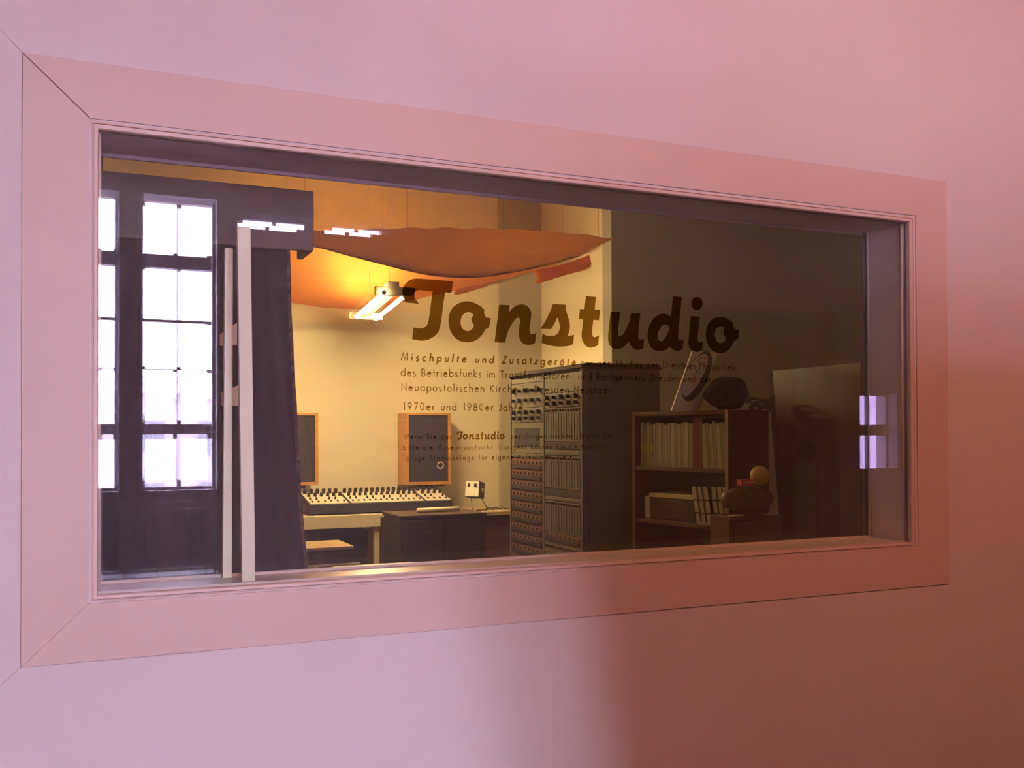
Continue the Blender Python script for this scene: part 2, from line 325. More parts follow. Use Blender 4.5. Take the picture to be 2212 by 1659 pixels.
# --- stroke font (geometric sans): unit = x-height 1, ascender 1.75, cap 1.6
def arc(cx, cy, rx, ry, a0, a1, n=14): return [(cx+rx*math.cos(math.radians(a0+(a1-a0)*i/n)), cy+ry*math.sin(math.radians(a0+(a1-a0)*i/n))) for i in range(n+1)]
A_, K_ = 1.75, 1.62
def G():
    g = {}
    bowl = lambda x=0.46: arc(x, .5, .42, .46, 0, 360, 22)
    g['a'] = (1.0, [bowl(), [(.90, 0), (.90, 1)]]); g['b'] = (1.0, [bowl(.54), [(.10, 0), (.10, A_)]])
    g['d'] = (1.0, [bowl(), [(.90, 0), (.90, A_)]]); g['p'] = (1.0, [bowl(.54), [(.10, -.62), (.10, 1)]])
    g['g'] = (1.0, [bowl(), [(.90, 1), (.90, -.2)] + arc(.48, -.2, .42, .38, 0, -160)]); g['o'] = (.96, [arc(.48, .5, .42, .46, 0, 360, 22)])
    g['c'] = (.84, [arc(.48, .5, .42, .46, 52, 308)]); g['e'] = (.96, [[(.08, .52)] + [(.88, .52)] + arc(.48, .5, .40, .46, 4, 322)])
    g['h'] = (.90, [[(.10, 0), (.10, A_)], [(.10, .55)] + arc(.45, .56, .33, .40, 180, 0) + [(.78, 0)]])
    g['n'] = (.90, [[(.10, 0), (.10, 1)], [(.10, .55)] + arc(.45, .56, .33, .40, 180, 0) + [(.78, 0)]])
    g['m'] = (1.40, [[(.10, 0), (.10, 1)], [(.10, .6)] + arc(.39, .62, .28, .34, 180, 0) + [(.67, 0)], [(.67, .6)] + arc(.96, .62, .28, .34, 180, 0) + [(1.24, 0)]])
    g['u'] = (.90, [[(.12, 1), (.12, .44)] + arc(.45, .44, .33, .40, 180, 360) + [(.78, 1)]])
    g['r'] = (.58, [[(.10, 0), (.10, 1)], [(.10, .5)] + arc(.44, .56, .32, .40, 170, 70)])
    g['s'] = (.66, [arc(.34, .73, .22, .23, 40, 250, 10) + arc(.32, .25, .24, .24, 80, -150, 12)])
    g['i'] = (.30, [[(.14, 0), (.14, 1)], [(.14, 1.30), (.14, 1.48)]]); g['l'] = (.30, [[(.14, 0), (.14, A_)]])
    g['t'] = (.50, [[(.24, 0), (.24, 1.42)], [(.02, .92), (.48, .92)]])
    g['f'] = (.52, [[(.22, 0), (.22, 1.4)] + arc(.42, 1.42, .20, .26, 180, 80, 6), [(.02, .92), (.46, .92)]])
    g['k'] = (.80, [[(.10, 0), (.10, A_)], [(.70, 1), (.16, .5), (.76, 0)]]); g['w'] = (1.30, [[(.02, 1), (.34, .02), (.65, .96), (.96, .02), (1.28, 1)]])
    g['z'] = (.76, [[(.08, .92), (.66, .92), (.06, .08), (.70, .08)]]); g['j'] = g['i']
    K = K_
    g['B'] = (.95, [[(.10, 0), (.10, K)], [(.10, K-.08)] + [(.42, K-.08)] + arc(.42, 1.2, .32, .34, 90, -90, 8) + [(.10, .86)], [(.46, .86)] + arc(.46, .47, .38, .39, 90, -90, 8) + [(.10, .08)]])
    g['D'] = (1.18, [[(.10, 0), (.10, K)], [(.10, K-.08), (.36, K-.08)] + arc(.36, K/2, .70, K/2-.08, 90, -90, 12) + [(.10, .08)]])
    g['P'] = (.90, [[(.10, 0), (.10, K)], [(.10, K-.08), (.40, K-.08)] + arc(.40, 1.16, .38, .38, 90, -90, 8) + [(.10, .78)]])
    g['R'] = (.95, [[(.10, 0), (.10, K)], [(.10, K-.08), (.40, K-.08)] + arc(.40, 1.16, .38, .38, 90, -90, 8) + [(.10, .78)], [(.38, .78), (.84, 0)]])
    g['S'] = (.90, [arc(.46, 1.2, .32, .34, 35, 250, 10) + arc(.42, .46, .36, .40, 75, -155, 12)])
    g['T'] = (.92, [[(.46, 0), (.46, K)], [(.04, K-.08), (.88, K-.08)]]); g['N'] = (1.18, [[(.10, 0), (.10, K), (1.05, 0), (1.05, K)]])
    g['K'] = (1.0, [[(.10, 0), (.10, K)], [(.90, K), (.18, .85), (.95, 0)]]); g['M'] = (1.45, [[(.06, 0), (.28, K), (.72, .25), (1.16, K), (1.38, 0)]])
    g['W'] = (1.75, [[(.02, K), (.44, .04), (.87, K-.04), (1.30, .04), (1.72, K)]]); g['Z'] = (.98, [[(.10, K-.08), (.86, K-.08), (.06, .08), (.90, .08)]])
    g['J'] = (.62, [[(.46, K), (.46, .34)] + arc(.20, .34, .26, .28, 0, -140, 8)]); g['A'] = (1.2, [[(.04, 0), (.60, K), (1.16, 0)], [(.26, .55), (.94, .55)]])
    g['U'] = (1.12, [[(.12, K), (.12, .50)] + arc(.55, .50, .43, .46, 180, 360) + [(.98, K)]])
    g['1'] = (.72, [[(.26, K-.12), (.48, K-.04), (.48, 0)]]); g['7'] = (.98, [[(.08, K-.08), (.86, K-.08), (.26, 0)]])
    g['9'] = (1.02, [arc(.50, 1.10, .40, .44, 0, 360, 20), [(.86, .92), (.34, 0)]]); g['0'] = (1.02, [arc(.50, K/2, .38, K/2-.05, 0, 360, 22)])
    g['8'] = (1.02, [arc(.50, 1.20, .31, .36, 0, 360, 18), arc(.50, .44, .38, .40, 0, 360, 18)])
    g[','] = (.32, [[(.18, .14), (.08, -.22)]]); g['.'] = (.32, [[(.14, 0), (.14, .18)]]); g['-'] = (.60, [[(.10, .48), (.50, .48)]])
    dots = lambda x, y: [[(x-.18, y), (x-.18, y+.18)], [(x+.18, y), (x+.18, y+.18)]]
    g['ä'] = (1.0, g['a'][1] + dots(.48, 1.25)); g['ö'] = (.96, g['o'][1] + dots(.48, 1.25)); g['ü'] = (.90, g['u'][1] + dots(.45, 1.25)); g['Ü'] = (1.12, g['U'][1] + dots(.55, 1.85))
    g[' '] = (.55, []); return g
GL = G()
def ribbon(pl, w):
    """stroke polyline -> list of convex quads"""
    qs = []; k = len(pl); h = w/2
    closed = k > 3 and abs(pl[0][0]-pl[-1][0])+abs(pl[0][1]-pl[-1][1]) < 1e-6
    nrm = []
    for i in range(k):
        def dr(a, b): v = Vector((pl[b][0]-pl[a][0], pl[b][1]-pl[a][1])); return v.normalized() if v.length > 1e-9 else Vector((1, 0))
        if closed and i in (0, k-1): d1, d2 = dr(k-2, k-1), dr(0, 1)
        else: d1 = dr(max(i-1, 0), max(i, 1)); d2 = dr(min(i, k-2), min(i+1, k-1))
        t = d1+d2; t = t.normalized() if t.length > 1e-6 else d1
        n = Vector((-t.y, t.x)); cs = max(0.45, n.dot(Vector((-d1.y, d1.x)))); nrm.append(n*(h/cs))
    for i in range(k-1):
        a, b = Vector(pl[i]), Vector(pl[i+1])
        qs.append([a+nrm[i], a-nrm[i], b-nrm[i+1], b+nrm[i+1]])
    return qs
def text(name, s, p0, p1, xh, stroke=0.19, slant=0.0, m=M_film2, label=None):
    """s from pixel p0 to pixel p1 (baseline ends); xh = x-height in pixels at p0"""
    A = PY(*p0, YL); B = PY(*p1, YL)
    sc = (PY(p0[0], p0[1]-xh, YL)-A).length
    adv = sum(GL[ch][0] for ch in s); tot = (B-A).length/sc
    gap = (tot-adv+0.1)/(len(s)-1); x = 0.0; V = []; Fc = []
    ux = (B-A).normalized(); uz = Vector((0, 0, 1))
    mb = MB()
    for ch in s:
        wd, strokes = GL[ch]; qs = [q for st in strokes for q in ribbon(st, stroke)]
        if qs:
            vs = [p for q in qs for p in q]; fc = [list(range(4*i, 4*i+4)) for i in range(len(qs))]
            r = geometry.delaunay_2d_cdt(vs, [], fc, 1, 1e-5); tri = [f for f, src in zip(r[2], r[5]) if src]
            pts = [A + ux*((v.x+slant*v.y+x)*sc) + uz*(v.y*sc) for v in r[0]]
            mb.add(pts, [tuple(f) for f in tri])
        x += wd + gap
    o = mb.build(name, m, win)
    if label: o['label'] = label
    return o
text('text_line', 'Mischpulte und Zusatzgeräte', (866, 778.8), (1242.4, 789.6), 10.3, 0.32, 0.14, M_film2, 'bold slanted lettering, first line under the title')
text('text_line', 'aus den Studios der Dresdner Phonothek,', (1254.3, 790.2), (1591.5, 800.3), 9.6, 0.18)
text('text_line', 'des Betriebsfunks im Transformatoren- und Röntgenwerk Dresden und der', (866, 812), (1535.7, 826), 10.4, 0.19)
text('text_line', 'Neuapostolischen Kirche in Dresden Neustadt', (867, 844.2), (1317.6, 850.5), 10.3, 0.19)
text('text_line', '1970er und 1980er Jahre', (869, 885.8), (1127.7, 888), 10.3, 0.19)
text('text_line', 'Wenn Sie das', (872, 948.3), (975, 948.2), 7.0, 0.19)
text('text_line', 'besichtigen möchten, fragen Sie', (1103, 947.5), (1320, 946.5), 6.6, 0.19)
text('text_line', 'bitte die Museumsaufsicht.', (871, 972), (1068, 971), 6.6, 0.19)
text('text_line', 'Übrigens können Sie die funktions-', (1078, 971), (1319, 969.2), 6.5, 0.19)
text('text_line', 'fähige Studioanlage für eigene Aufnahmen mieten', (871, 995.5), (1243, 990.5), 6.6, 0.19)
# small copy of the title inside the first small line
xs = [p[0] for l in LOGO for p in l[0]]; zs = [p[1] for l in LOGO for p in l[0]]
A = PY(987, 949, YL); B = PY(1091, 948.5, YL); k = (B.x-A.x)/(max(xs)-min(xs)); zb = min(z for x, z in LOGO[2][0])
small = [[[(A.x+(x-min(xs))*k, A.z+(z-zb)*k) for x, z in l] for l in ll] for ll in LOGO]
poly_mesh('title_lettering', small, M_film2)['label'] = 'small brown script title inside the lower text'

# ================================================================== FRONT ROOM (behind the viewer, seen mirrored)
M_glass6 = glass_mat('sky_dimming_glass', (0.48, 0.42, 0.50))  # tint added to dim the sky seen through the small far window
def room_window(n, x0, x1, z0, z1, rows, label):
    w = thing('window_%d' % n, None, None, ((x0+x1)/2, YW-0.15, z0)); struct(w, label)
    ya, yb = YW-0.20, YW-0.14; fw = 0.022
    for a in ((x0, x0+fw, z0, z1), (x1-fw, x1, z0, z1), (x0+fw, x1-fw, z0, z0+fw), (x0+fw, x1-fw, z1-fw, z1)):
        BX('frame_bar', M_wframe, w, a[0], a[1], ya, yb, a[2], a[3], 0.002)
    xm = (x0+x1)/2
    for (za, zb, thick) in rows:
        BX('transom', M_wframe, w, x0+fw, x1-fw, ya, yb + (0.02 if thick else 0), za, zb, 0.002)
    zs = [z0+fw] + [q for r in rows for q in r[:2]] + [z1-fw]
    for i in range(0, len(zs), 2):
        BX('glazing_bar', M_wframe, w, xm-0.014, xm+0.014, ya+0.01, yb-0.005, zs[i], zs[i+1], 0.002)
        for a, b in ((x0+fw, xm-0.014), (xm+0.014, x1-fw)):
            BX('glass_pane', M_glass6 if n == 6 else M_glass, w, a, b, ya+0.028, ya+0.032, zs[i], zs[i+1])
    if n < 4: portal(x0, x1, z0, z1, YW-0.11)
R3 = [(1.42, 1.53, 1), (1.93, 1.95, 0), (2.305, 2.325, 0), (2.715, 2.83, 1)]
room_window(2, *WINS[0], R3, 'narrow bright window at the left edge of the mirrored row')
room_window(3, *WINS[1], R3, 'tall bright window with thin glazing bars, second in the mirrored row')
room_window(4, *WINS[2], [], 'window mirrored just above the dark partition, nearer the white batten')
room_window(5, *WINS[3], [], 'window mirrored just above the dark partition, farther from the batten')
room_window(6, *WINS[4], [(1.42, 1.53, 1)], 'small violet window mirrored at the right end of the glass')
M_out = mat('outside_ground', (0.80, 0.76, 0.78), 0.9, noise=0.2, nscale=0.3)
struct(BX('ground_outside', M_out, None, -60, 80, -120, YW-0.32, -4.2, -4.0), 'pale yard outside the windows')
M_bld = mat('outside_facade', (0.72, 0.64, 0.66), 0.8, noise=0.1, nscale=0.5)
M_bwin = mat('outside_window', (0.35, 0.35, 0.40), 0.3)
bd = thing('building', 'pale distant building outside the windows', 'building', (2, -48, -4))
BX('body', M_bld, bd, -8, 14, -56, -48, -4, 3.2); BX('roof', M_out, bd, -8.4, 14.4, -56.4, -47.6, 3.2, 4.0)
for i in range(7):
    for j in range(2): BX('house_window', M_bwin, bd, -6.5+i*3, -5.1+i*3, -48, -47.95, -2.6+j*3.0, -0.9+j*3.0)
M_leaf = mat('hazy_foliage', (0.46, 0.48, 0.44), 0.9, noise=0.4, nscale=3)  # distance haze is put into the pale leaf colour
for i, (x, h) in enumerate(((-14, 8.6), (18.5, 9.0), (27, 8.2))):
    t = thing('tree', ('leafy tree at the left end of the distant building', 'leafy tree at the right end of the distant building', 'leafy tree farthest right beyond the distant building')[i], 'tree', (x, -52, -4), 0, 'trees outside the windows')
    MB().tube([(x, -52, -4), (x, -52, -4+h*0.5)], 0.3, 8).build('trunk', mat('bark', (0.12, 0.09, 0.07), 0.9), t)
    MB().ball((x, -52, -4+h*0.65), h*0.38, h*0.38, h*0.36, 18, 12, lambda d: 1+0.12*math.sin(7*d.x+3*d.z)*math.cos(6*d.y)).build('crown', M_leaf, t)
# partition that screens the right part of the room
ZP = 2.05; YP = -1.60
pt = thing('partition', 'dark free-standing exhibition partition mirrored in the right half of the glass', 'partition', (2.4, YP, 0))
xs_ = [1.09, 1.80, 2.38, 2.96, 3.54]
MB().prism([(1.09, YP-0.02, 0.06), (1.796, YP-0.02, 0.06), (1.796, YP-0.02, ZP), (0.83, YP-0.02, ZP)], (0, 0.04, 0)).build('panel', M_dark, pt, 0.003)
for i in range(1, 4): BX('panel', M_dark, pt, xs_[i]+0.004, xs_[i+1]-0.004, YP-0.02, YP+0.02, 0.06, ZP, 0.003)
for x in xs_: BX('foot', M_joint, pt, x, x+0.04, YP-0.17, YP+0.17, 0.0, 0.06, 0.004)
# radiator under the second window
M_rad = mat('radiator_paint', (0.55, 0.52, 0.52), 0.4, noise=0.04)
rd = thing('radiator', 'ribbed radiator below the tall window', 'radiator', (0.8, YW+0.12, 0.0))
BX('top_rail', M_rad, rd, 0.36, 1.22, YW+0.06, YW+0.18, 0.86, 0.91, 0.01); BX('bottom_rail', M_rad, rd, 0.36, 1.22, YW+0.08, YW+0.16, 0.12, 0.16, 0.01)
for i in range(14):
    x = 0.39+i*0.0616
    BX('rib', M_rad, rd, x-0.022, x+0.022, YW+0.05, YW+0.19, 0.16, 0.86, 0.008)
for x in (0.42, 1.16): BX('foot', M_rad, rd, x-0.02, x+0.02, YW+0.09, YW+0.15, 0, 0.12, 0.004)
# pale armchair in front of the far right window
M_uph = mat('pale_upholstery', (0.72, 0.68, 0.66), 0.85, noise=0.06, nscale=30)
ac = thing('armchair', 'pale rounded armchair before the small violet window', 'armchair', (7.3, YW+0.75, 0))
BX('backrest', M_uph, ac, 6.82, 7.74, YW+0.32, YW+0.50, 0.25, 1.10, 0.07); BX('seat', M_uph, ac, 6.86, 7.70, YW+0.50, YW+1.10, 0.22, 0.46, 0.05)
for x in (6.78, 7.64): BX('armrest', M_uph, ac, x, x+0.14, YW+0.40, YW+1.12, 0.22, 0.64, 0.05)
for x in (6.84, 7.70):
    for y in (YW+0.42, YW+1.05): MB().tube([(x, y, 0), (x, y, 0.24)], 0.02, 8).build('leg', M_dark, ac)
# warm ceiling lamp between partition and window wall
lp = thing('ceiling_lamp', 'warm opal ceiling lamp of the front room, beyond the dark partition', 'lamp', (2.5, -2.6, CEILF))
MB().tube([(2.5, -2.6, CEILF), (2.5, -2.6, CEILF-0.05)], 0.11, 20).build('base', M_wframe, lp)
MB().ball((2.5, -2.6, CEILF-0.16), 0.19, 0.19, 0.13, 12, 7).build('shade', emit_mat('warm_lamp_glow', (1.0, 0.34, 0.16), 116.0), lp, smooth=True)
# ================================================================== STUDIO
# batten standing between the panes
def batten(y0, top, bl, br, zb, label):
    x0, x1 = PY(*top[0], y0).x, PY(*top[1], y0).x; z1 = PY(*top[0], y0).z; a2 = PY(*bl, y0).x; b2 = PY(*br, y0).x; th = 0.018
    mb = MB(); mb.hexa([(a2, y0, zb), (b2, y0, zb), (b2, y0+th, zb), (a2, y0+th, zb), (x0, y0, z1), (x1, y0, z1), (x1, y0+th, z1), (x0, y0+th, z1)])
    tag(mb.build('batten', mat('lamp_tinted_batten', (0.88, 0.92, 0.66), 0.5, noise=0.03), None, 0.0015), label, 'batten', 'battens between the panes')  # yellow lamp light is put into the batten's colour
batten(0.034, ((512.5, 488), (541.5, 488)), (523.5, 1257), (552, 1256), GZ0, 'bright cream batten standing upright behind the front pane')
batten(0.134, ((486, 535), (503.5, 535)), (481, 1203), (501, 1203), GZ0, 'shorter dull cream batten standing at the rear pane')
# curtain and pelmet behind the left part of the window
M_curt = mat('dark_curtain', (0.030, 0.020, 0.038), 0.95, noise=0.4, nscale=60, bump=0.4, bscale=300)
def curtain():
    YC = 0.36; t = thing('curtain', 'dark pleated curtain hanging behind the left of the window', 'curtain', (0.5, YC, 0.02))
    edge = [(625, 540), (627, 640), (632, 760), (640, 900), (650, 1100), (664, 1240)]
    def ex(z):
        pts = [PY(*e, YC) for e in edge]
        for i in range(len(pts)-1):
            if pts[i].z >= z >= pts[i+1].z:
                k = (pts[i].z-z)/(pts[i].z-pts[i+1].z); return pts[i].x+k*(pts[i+1].x-pts[i].x)
        return pts[0].x if z > pts[0].z else pts[-1].x+(pts[-1].z-z)*0.07
    zt = PY(600, 530, YC).z; rows = []; rows2 = []
    for i in range(25):
        z = zt-(zt-0.02)*i/24; xe = ex(z); x0 = -0.55
        row = []
        for j in range(121):
            u = j/120; x = x0+(xe-x0)*u
            row.append((x, YC+0.028*math.sin(u*52+0.3*math.sin(z*2))+0.008*math.sin(u*131+z), z))
        rows.append(row)
        e = Vector(row[-1])
        rows2.append([e+Vector((0.012*k/3-0.006, 0.004+0.004*math.sin(3*k+z*40), 0)) for k in range(5)])
    MB().grid(rows).build('cloth', M_curt, t, smooth=True)
    MB().grid(rows2).build('border', mat('net_border', (0.16, 0.11, 0.07), 0.9, col2=(0.02, 0.015, 0.015), nscale=70), t, smooth=True)
    a = PY(677, 440, 0.29); b = PY(677, 543, 0.29)
    p = thing('pelmet', 'grey brown pelmet box above the dark curtain', 'pelmet', (0.3, 0.36, b.z))
    M_p = mat('pelmet_board', (0.16, 0.13, 0.11), 0.8, noise=0.1, nscale=6)
    BX('front_board', M_p, p, -0.6, a.x, 0.285, 0.30, b.z, a.z+0.03, 0.002); BX('top_board', M_p, p, -0.6, a.x, 0.30, 0.42, a.z+0.015, a.z+0.03, 0.002)
    BX('end_board', M_p, p, a.x-0.015, a.x, 0.30, 0.42, b.z, a.z+0.015, 0.002)
    MB().tube([(-0.6, 0.36, zt+0.012), (a.x-0.016, 0.36, zt+0.012)], 0.01, 8).build('rail', M_metal, p)
curtain()
M_paper = mat('cream_paper', (0.80, 0.70, 0.48), 0.8, noise=0.04)
for i, q in enumerate(([(475, 722), (512, 697), (512, 745), (475, 747)], [(478, 848), (515, 832), (515, 876), (478, 876)])):
    pl = [PY(*p, 0.318) for p in q]
    o = MB().prism(pl, (0, 0.003, 0)).build('note_card', M_paper); tag(o, ('slanted cream card pinned to the curtain, upper of two', 'slanted cream card pinned to the curtain, lower of two')[i], 'card', 'cards on the curtain')
# ---- hanging twin tube lamp
def lamp():
    H = 0.94
    def hp(x, y): return PZ(x, y, CAM.z+H)
    a0, a1 = hp(829, 632), hp(770, 684); b0, b1 = hp(873, 640), hp(812, 689)
    mid0, mid1 = (a0+b0)/2, (a1+b1)/2
    t = thing('tube_lamp', 'hanging lamp with two glowing yellow tubes under the orange canopy', 'lamp', (mid0+mid1)/2)
    d = (mid1-mid0).normalized(); s = d.cross(Vector((0, 0, 1))).normalized()
    M_fix = mat('lamp_housing', (0.30, 0.24, 0.14), 0.5, noise=0.05)
    M_tube = emit_mat('yellow_tube_glow', (1.0, 0.72, 0.34), 228.0)
    up = Vector((0, 0, 1))
    def bar(name, c0, c1, w, h0, h1, m):
        mb = MB(); mb.hexa([c0-s*w+up*h0, c0+s*w+up*h0, c1+s*w+up*h0, c1-s*w+up*h0, c0-s*w+up*h1, c0+s*w+up*h1, c1+s*w+up*h1, c1-s*w+up*h1]); return mb.build(name, m, t, 0.004)
    bar('housing', mid0-d*0.02, mid1+d*0.02, 0.022, 0.01, 0.05, M_fix)
    wd = (a0-b0).length/2+0.03
    bar('end_bracket', mid0-d*0.05, mid0-d*0.012, wd, -0.012, 0.045, M_fix); bar('end_bracket', mid1+d*0.012, mid1+d*0.05, wd, -0.012, 0.045, M_fix)
    bar('ballast_box', mid0+d*0.02-s*0, mid0+d*0.20, 0.04, 0.05, 0.09, M_fix)
    for p, q in ((a0, a1), (b0, b1)):
        MB().tube([p, q], 0.014, 10).build('tube', M_tube, t, smooth=True)
        for e, k in ((p, -1), (q, 1)): MB().tube([e, e+d*k*0.014], 0.016, 10).build('tube_cap', M_metal, t)
    for k in (0.15, 0.85):
        c = mid0+(mid1-mid0)*k
        MB().tube([c+up*0.05, Vector((c.x, c.y, CEILS))], 0.002, 5).build('suspension_wire', M_metal, t)
lamp()
# ---- orange canopy swags
M_org = mat('orange_cloth', (0.84, 0.35, 0.04), 0.85, noise=0.12, nscale=4, trans=0.7)
M_hem = mat('orange_hem', (0.40, 0.14, 0.03), 0.85, noise=0.1, nscale=10, trans=0.15)
def interp(pts, x):
    if x <= pts[0][0]: return pts[0][1]
    for i in range(len(pts)-1):
        if pts[i][0] <= x <= pts[i+1][0]:
            p = [pts[max(i-1, 0)], pts[i], pts[i+1], pts[min(i+2, len(pts)-1)]]
            t = (x-p[1][0])/(p[2][0]-p[1][0]); a, b, c_, d = [q[1] for q in p]
            return 0.5*((2*b)+(-a+c_)*t+(2*a-5*b+4*c_-d)*t*t+(-a+3*b-3*c_+d)*t**3)
    return pts[-1][1]
def swag(label, Y, x0, x1, bot, top, depth, back, hem):
    n = 60; t = thing('canopy_swag', label, 'canopy', (PY((x0+x1)/2, 600, Y).x, Y, PY((x0+x1)/2, 600, Y).z), 0, 'orange cloth swags under the studio ceiling')
    cols = []
    for i in range(n+1):
        x = x0+(x1-x0)*i/n; b = PY(x, interp(bot, x), Y); tp = PY(x, interp(top, x), Y-depth)
        tz = tp.z
        col = []
        for j in range(13):
            v = j/12; w = math.sin(v*math.pi/2)
            col.append(Vector((b.x, Y-depth*(1-v)**1.3, tz+(b.z-tz)*w + 0.004*math.sin(9*i/n*6.28+4*v))))
        for j in range(1, 4):
            v = j/3; col.append(Vector((b.x, Y+back*v, b.z+0.02*v*v)))
        cols.append(col)
    MB().grid(cols).build('cloth', M_org, t, smooth=True)
    if hem:
        cs = []
        for i in range(n+1):
            x = x0+(x1-x0)*i/n; h = hem*math.sin(math.pi*(0.06+0.88*i/n)); b = PY(x, interp(bot, x), Y)
            cs.append([b+Vector((0, -0.008, h)), b+Vector((0, -0.014, h*0.5)), b+Vector((0, -0.006, -0.006))])
        MB().grid(cs).build('hem', M_hem, t, smooth=True, solid=0.004)
    for k in (0.04, 0.35, 0.66, 0.96):
        p = cols[int(k*n)][0]; MB().tube([p, Vector((p.x, p.y, CEILS))], 0.0009, 5).build('hanging_cord', M_hem, t)
    return t
sw1 = swag('wide darker orange cloth swag hanging nearest the window', 3.3, 600, 1250,
     [(600, 508), (640, 519), (680, 532), (760, 553), (830, 571), (900, 588), (960, 597), (1030, 598), (1090, 590), (1180, 572), (1260, 550), (1292, 540)],
     [(600, 492), (680, 494), (830, 488), (1000, 488), (1150, 496), (1292, 512)], 0.45, 0.06, 0.085)
sw2 = swag('bright orange cloth swag lit by the tube lamp, at the back', 5.85, 560, 1165,
     [(560, 640), (600, 648), (680, 661), (740, 667), (800, 664), (860, 655), (940, 637), (1010, 620), (1080, 605), (1165, 586)],
     [(560, 525), (700, 540), (850, 545), (1000, 545), (1165, 545)], 0.75, 0.06, 0.0)
def flap(label, Y, topc, botc):
    n = 16; rows = []
    for i in range(n+1):
        k = i/n; x = topc[0][0]+(topc[-1][0]-topc[0][0])*k; yt = interp(topc, x); yb = interp(botc, x)
        a = PY(x, yt, Y); b = PY(x, yb, Y)
        rows.append([a, a.lerp(b, .35)+Vector((0, -0.02*math.sin(k*9), 0)), a.lerp(b, .7)+Vector((0, -0.03-0.02*math.sin(k*9+1), 0)), b+Vector((0, -0.01*math.cos(k*11), 0))])
    o = MB().grid(rows).build('cloth_flap', M_org, None, smooth=True, solid=0.004); tag(o, label, 'cloth', 'orange cloth flaps')
    return o
flap('small orange cloth flap hanging at the right end of the canopy', 5.3, [(1155, 583), (1200, 575), (1262, 556), (1281, 548)], [(1155, 613), (1200, 600), (1262, 583), (1281, 573)])
flap('small orange cloth flap hanging right of the title T', 5.97, [(980, 617), (1030, 610), (1080, 601)], [(980, 637), (1030, 624), (1080, 606)])

# ---- desk with mixing console at the back wall
M_desk = mat('cream_desk', (0.66, 0.56, 0.36), 0.55, noise=0.06, nscale=10)
M_blk = mat('dark_enclosure', (0.045, 0.04, 0.045), 0.6, noise=0.2, nscale=30)
M_brn = mat('dark_brown_wood', (0.085, 0.05, 0.03), 0.55, noise=0.35, nscale=6, stretch=(1, 1, 12))
M_knob = mat('black_knob', (0.03, 0.025, 0.02), 0.4)
M_pan = mat('cream_panel', (0.78, 0.72, 0.56), 0.45, noise=0.03)
dz = 0.80
def Z(x, y, z): return PZ(x, y, z)
dl = Z(600, 1120, dz); dr = Z(822, 1110, dz)
yd0, yd1 = (dl.y+dr.y)/2, SY-0.05
xd0, xd1 = PY(560, 1115, yd0).x, PY(822, 1110, yd0).x
dk = thing('desk', 'cream desk carrying the mixing console', 'desk', ((xd0+xd1)/2, (yd0+yd1)/2, 0))
xdr = PY(992, 1100, yd0+0.1).x
BX('desktop', M_desk, dk, xd0, xdr, yd0+0.02, yd1, dz-0.03, dz, 0.004)
BX('apron', M_desk, dk, xd0, xd1, yd0, yd0+0.02, dz-0.10, dz, 0.002)
for x in (xd0+0.02, xd1-0.045, xdr-0.06):
    for y in (yd0+0.03, yd1-0.08): BX('leg', M_desk, dk, x, x+0.045, y, y+0.045, 0, dz-0.03, 0.003)
M_uc = mat('under_desk_dark', (0.06, 0.05, 0.045), 0.7, noise=0.2, nscale=20)
uc = thing('amplifier_cabinet', 'dark louvred equipment cabinet under the console desk', 'cabinet', ((xd0+xd1)/2, yd0+0.3, 0))
BX('body', M_uc, uc, xd0+0.08, xd1-0.07, yd0+0.12, yd0+0.50, 0.0, dz-0.13, 0.004)
for i in range(9): BX('louvre', M_uc, uc, xd0+0.11, xd1-0.10, yd0+0.105, yd0+0.12, 0.12+i*0.058, 0.152+i*0.058, 0.003)
a = Z(672, 1113, dz+0.012); bq = Z(978, 1096, dz+0.012)
cy0 = yd0+0.10; cx0 = PY(668, 1110, cy0).x; cx1 = PY(978, 1098, cy0).x
ang = 0.0
mx = thing('mixing_console', 'cream topped mixing console with rows of dark knobs', 'mixing console', ((cx0+cx1)/2, cy0+0.2, dz))
zf, zb_ = PY(700, 1090, cy0).z, PY(700, 1090, cy0).z+0.075
zf = max(zf, dz+0.06); zb_ = zf+0.075; cyb = cy0+0.40
BXp = [(cx0, cy0, dz+0.012), (cx1, cy0, dz+0.012), (cx1, cyb, dz+0.012), (cx0, cyb, dz+0.012), (cx0, cy0, zf), (cx1, cy0, zf), (cx1, cyb, zb_), (cx0, cyb, zb_)]
MB().hexa(BXp).build('housing', M_blk, mx, 0.004)
for x in (cx0+0.05, cx1-0.05):
    for y in (cy0+0.05, cyb-0.05): MB().tube([(x, y, dz), (x, y, dz+0.012)], 0.015, 8).build('foot', M_knob, mx)
def top(x, k, h=0.0):   # point on the sloping top, k 0 front .. 1 back
    return Vector((x, cy0+(cyb-cy0)*k, zf+(zb_-zf)*k+h))
wm_ = cx1-cx0; secs = [(0.01, 0.265), (0.285, 0.795), (0.815, 0.99)]
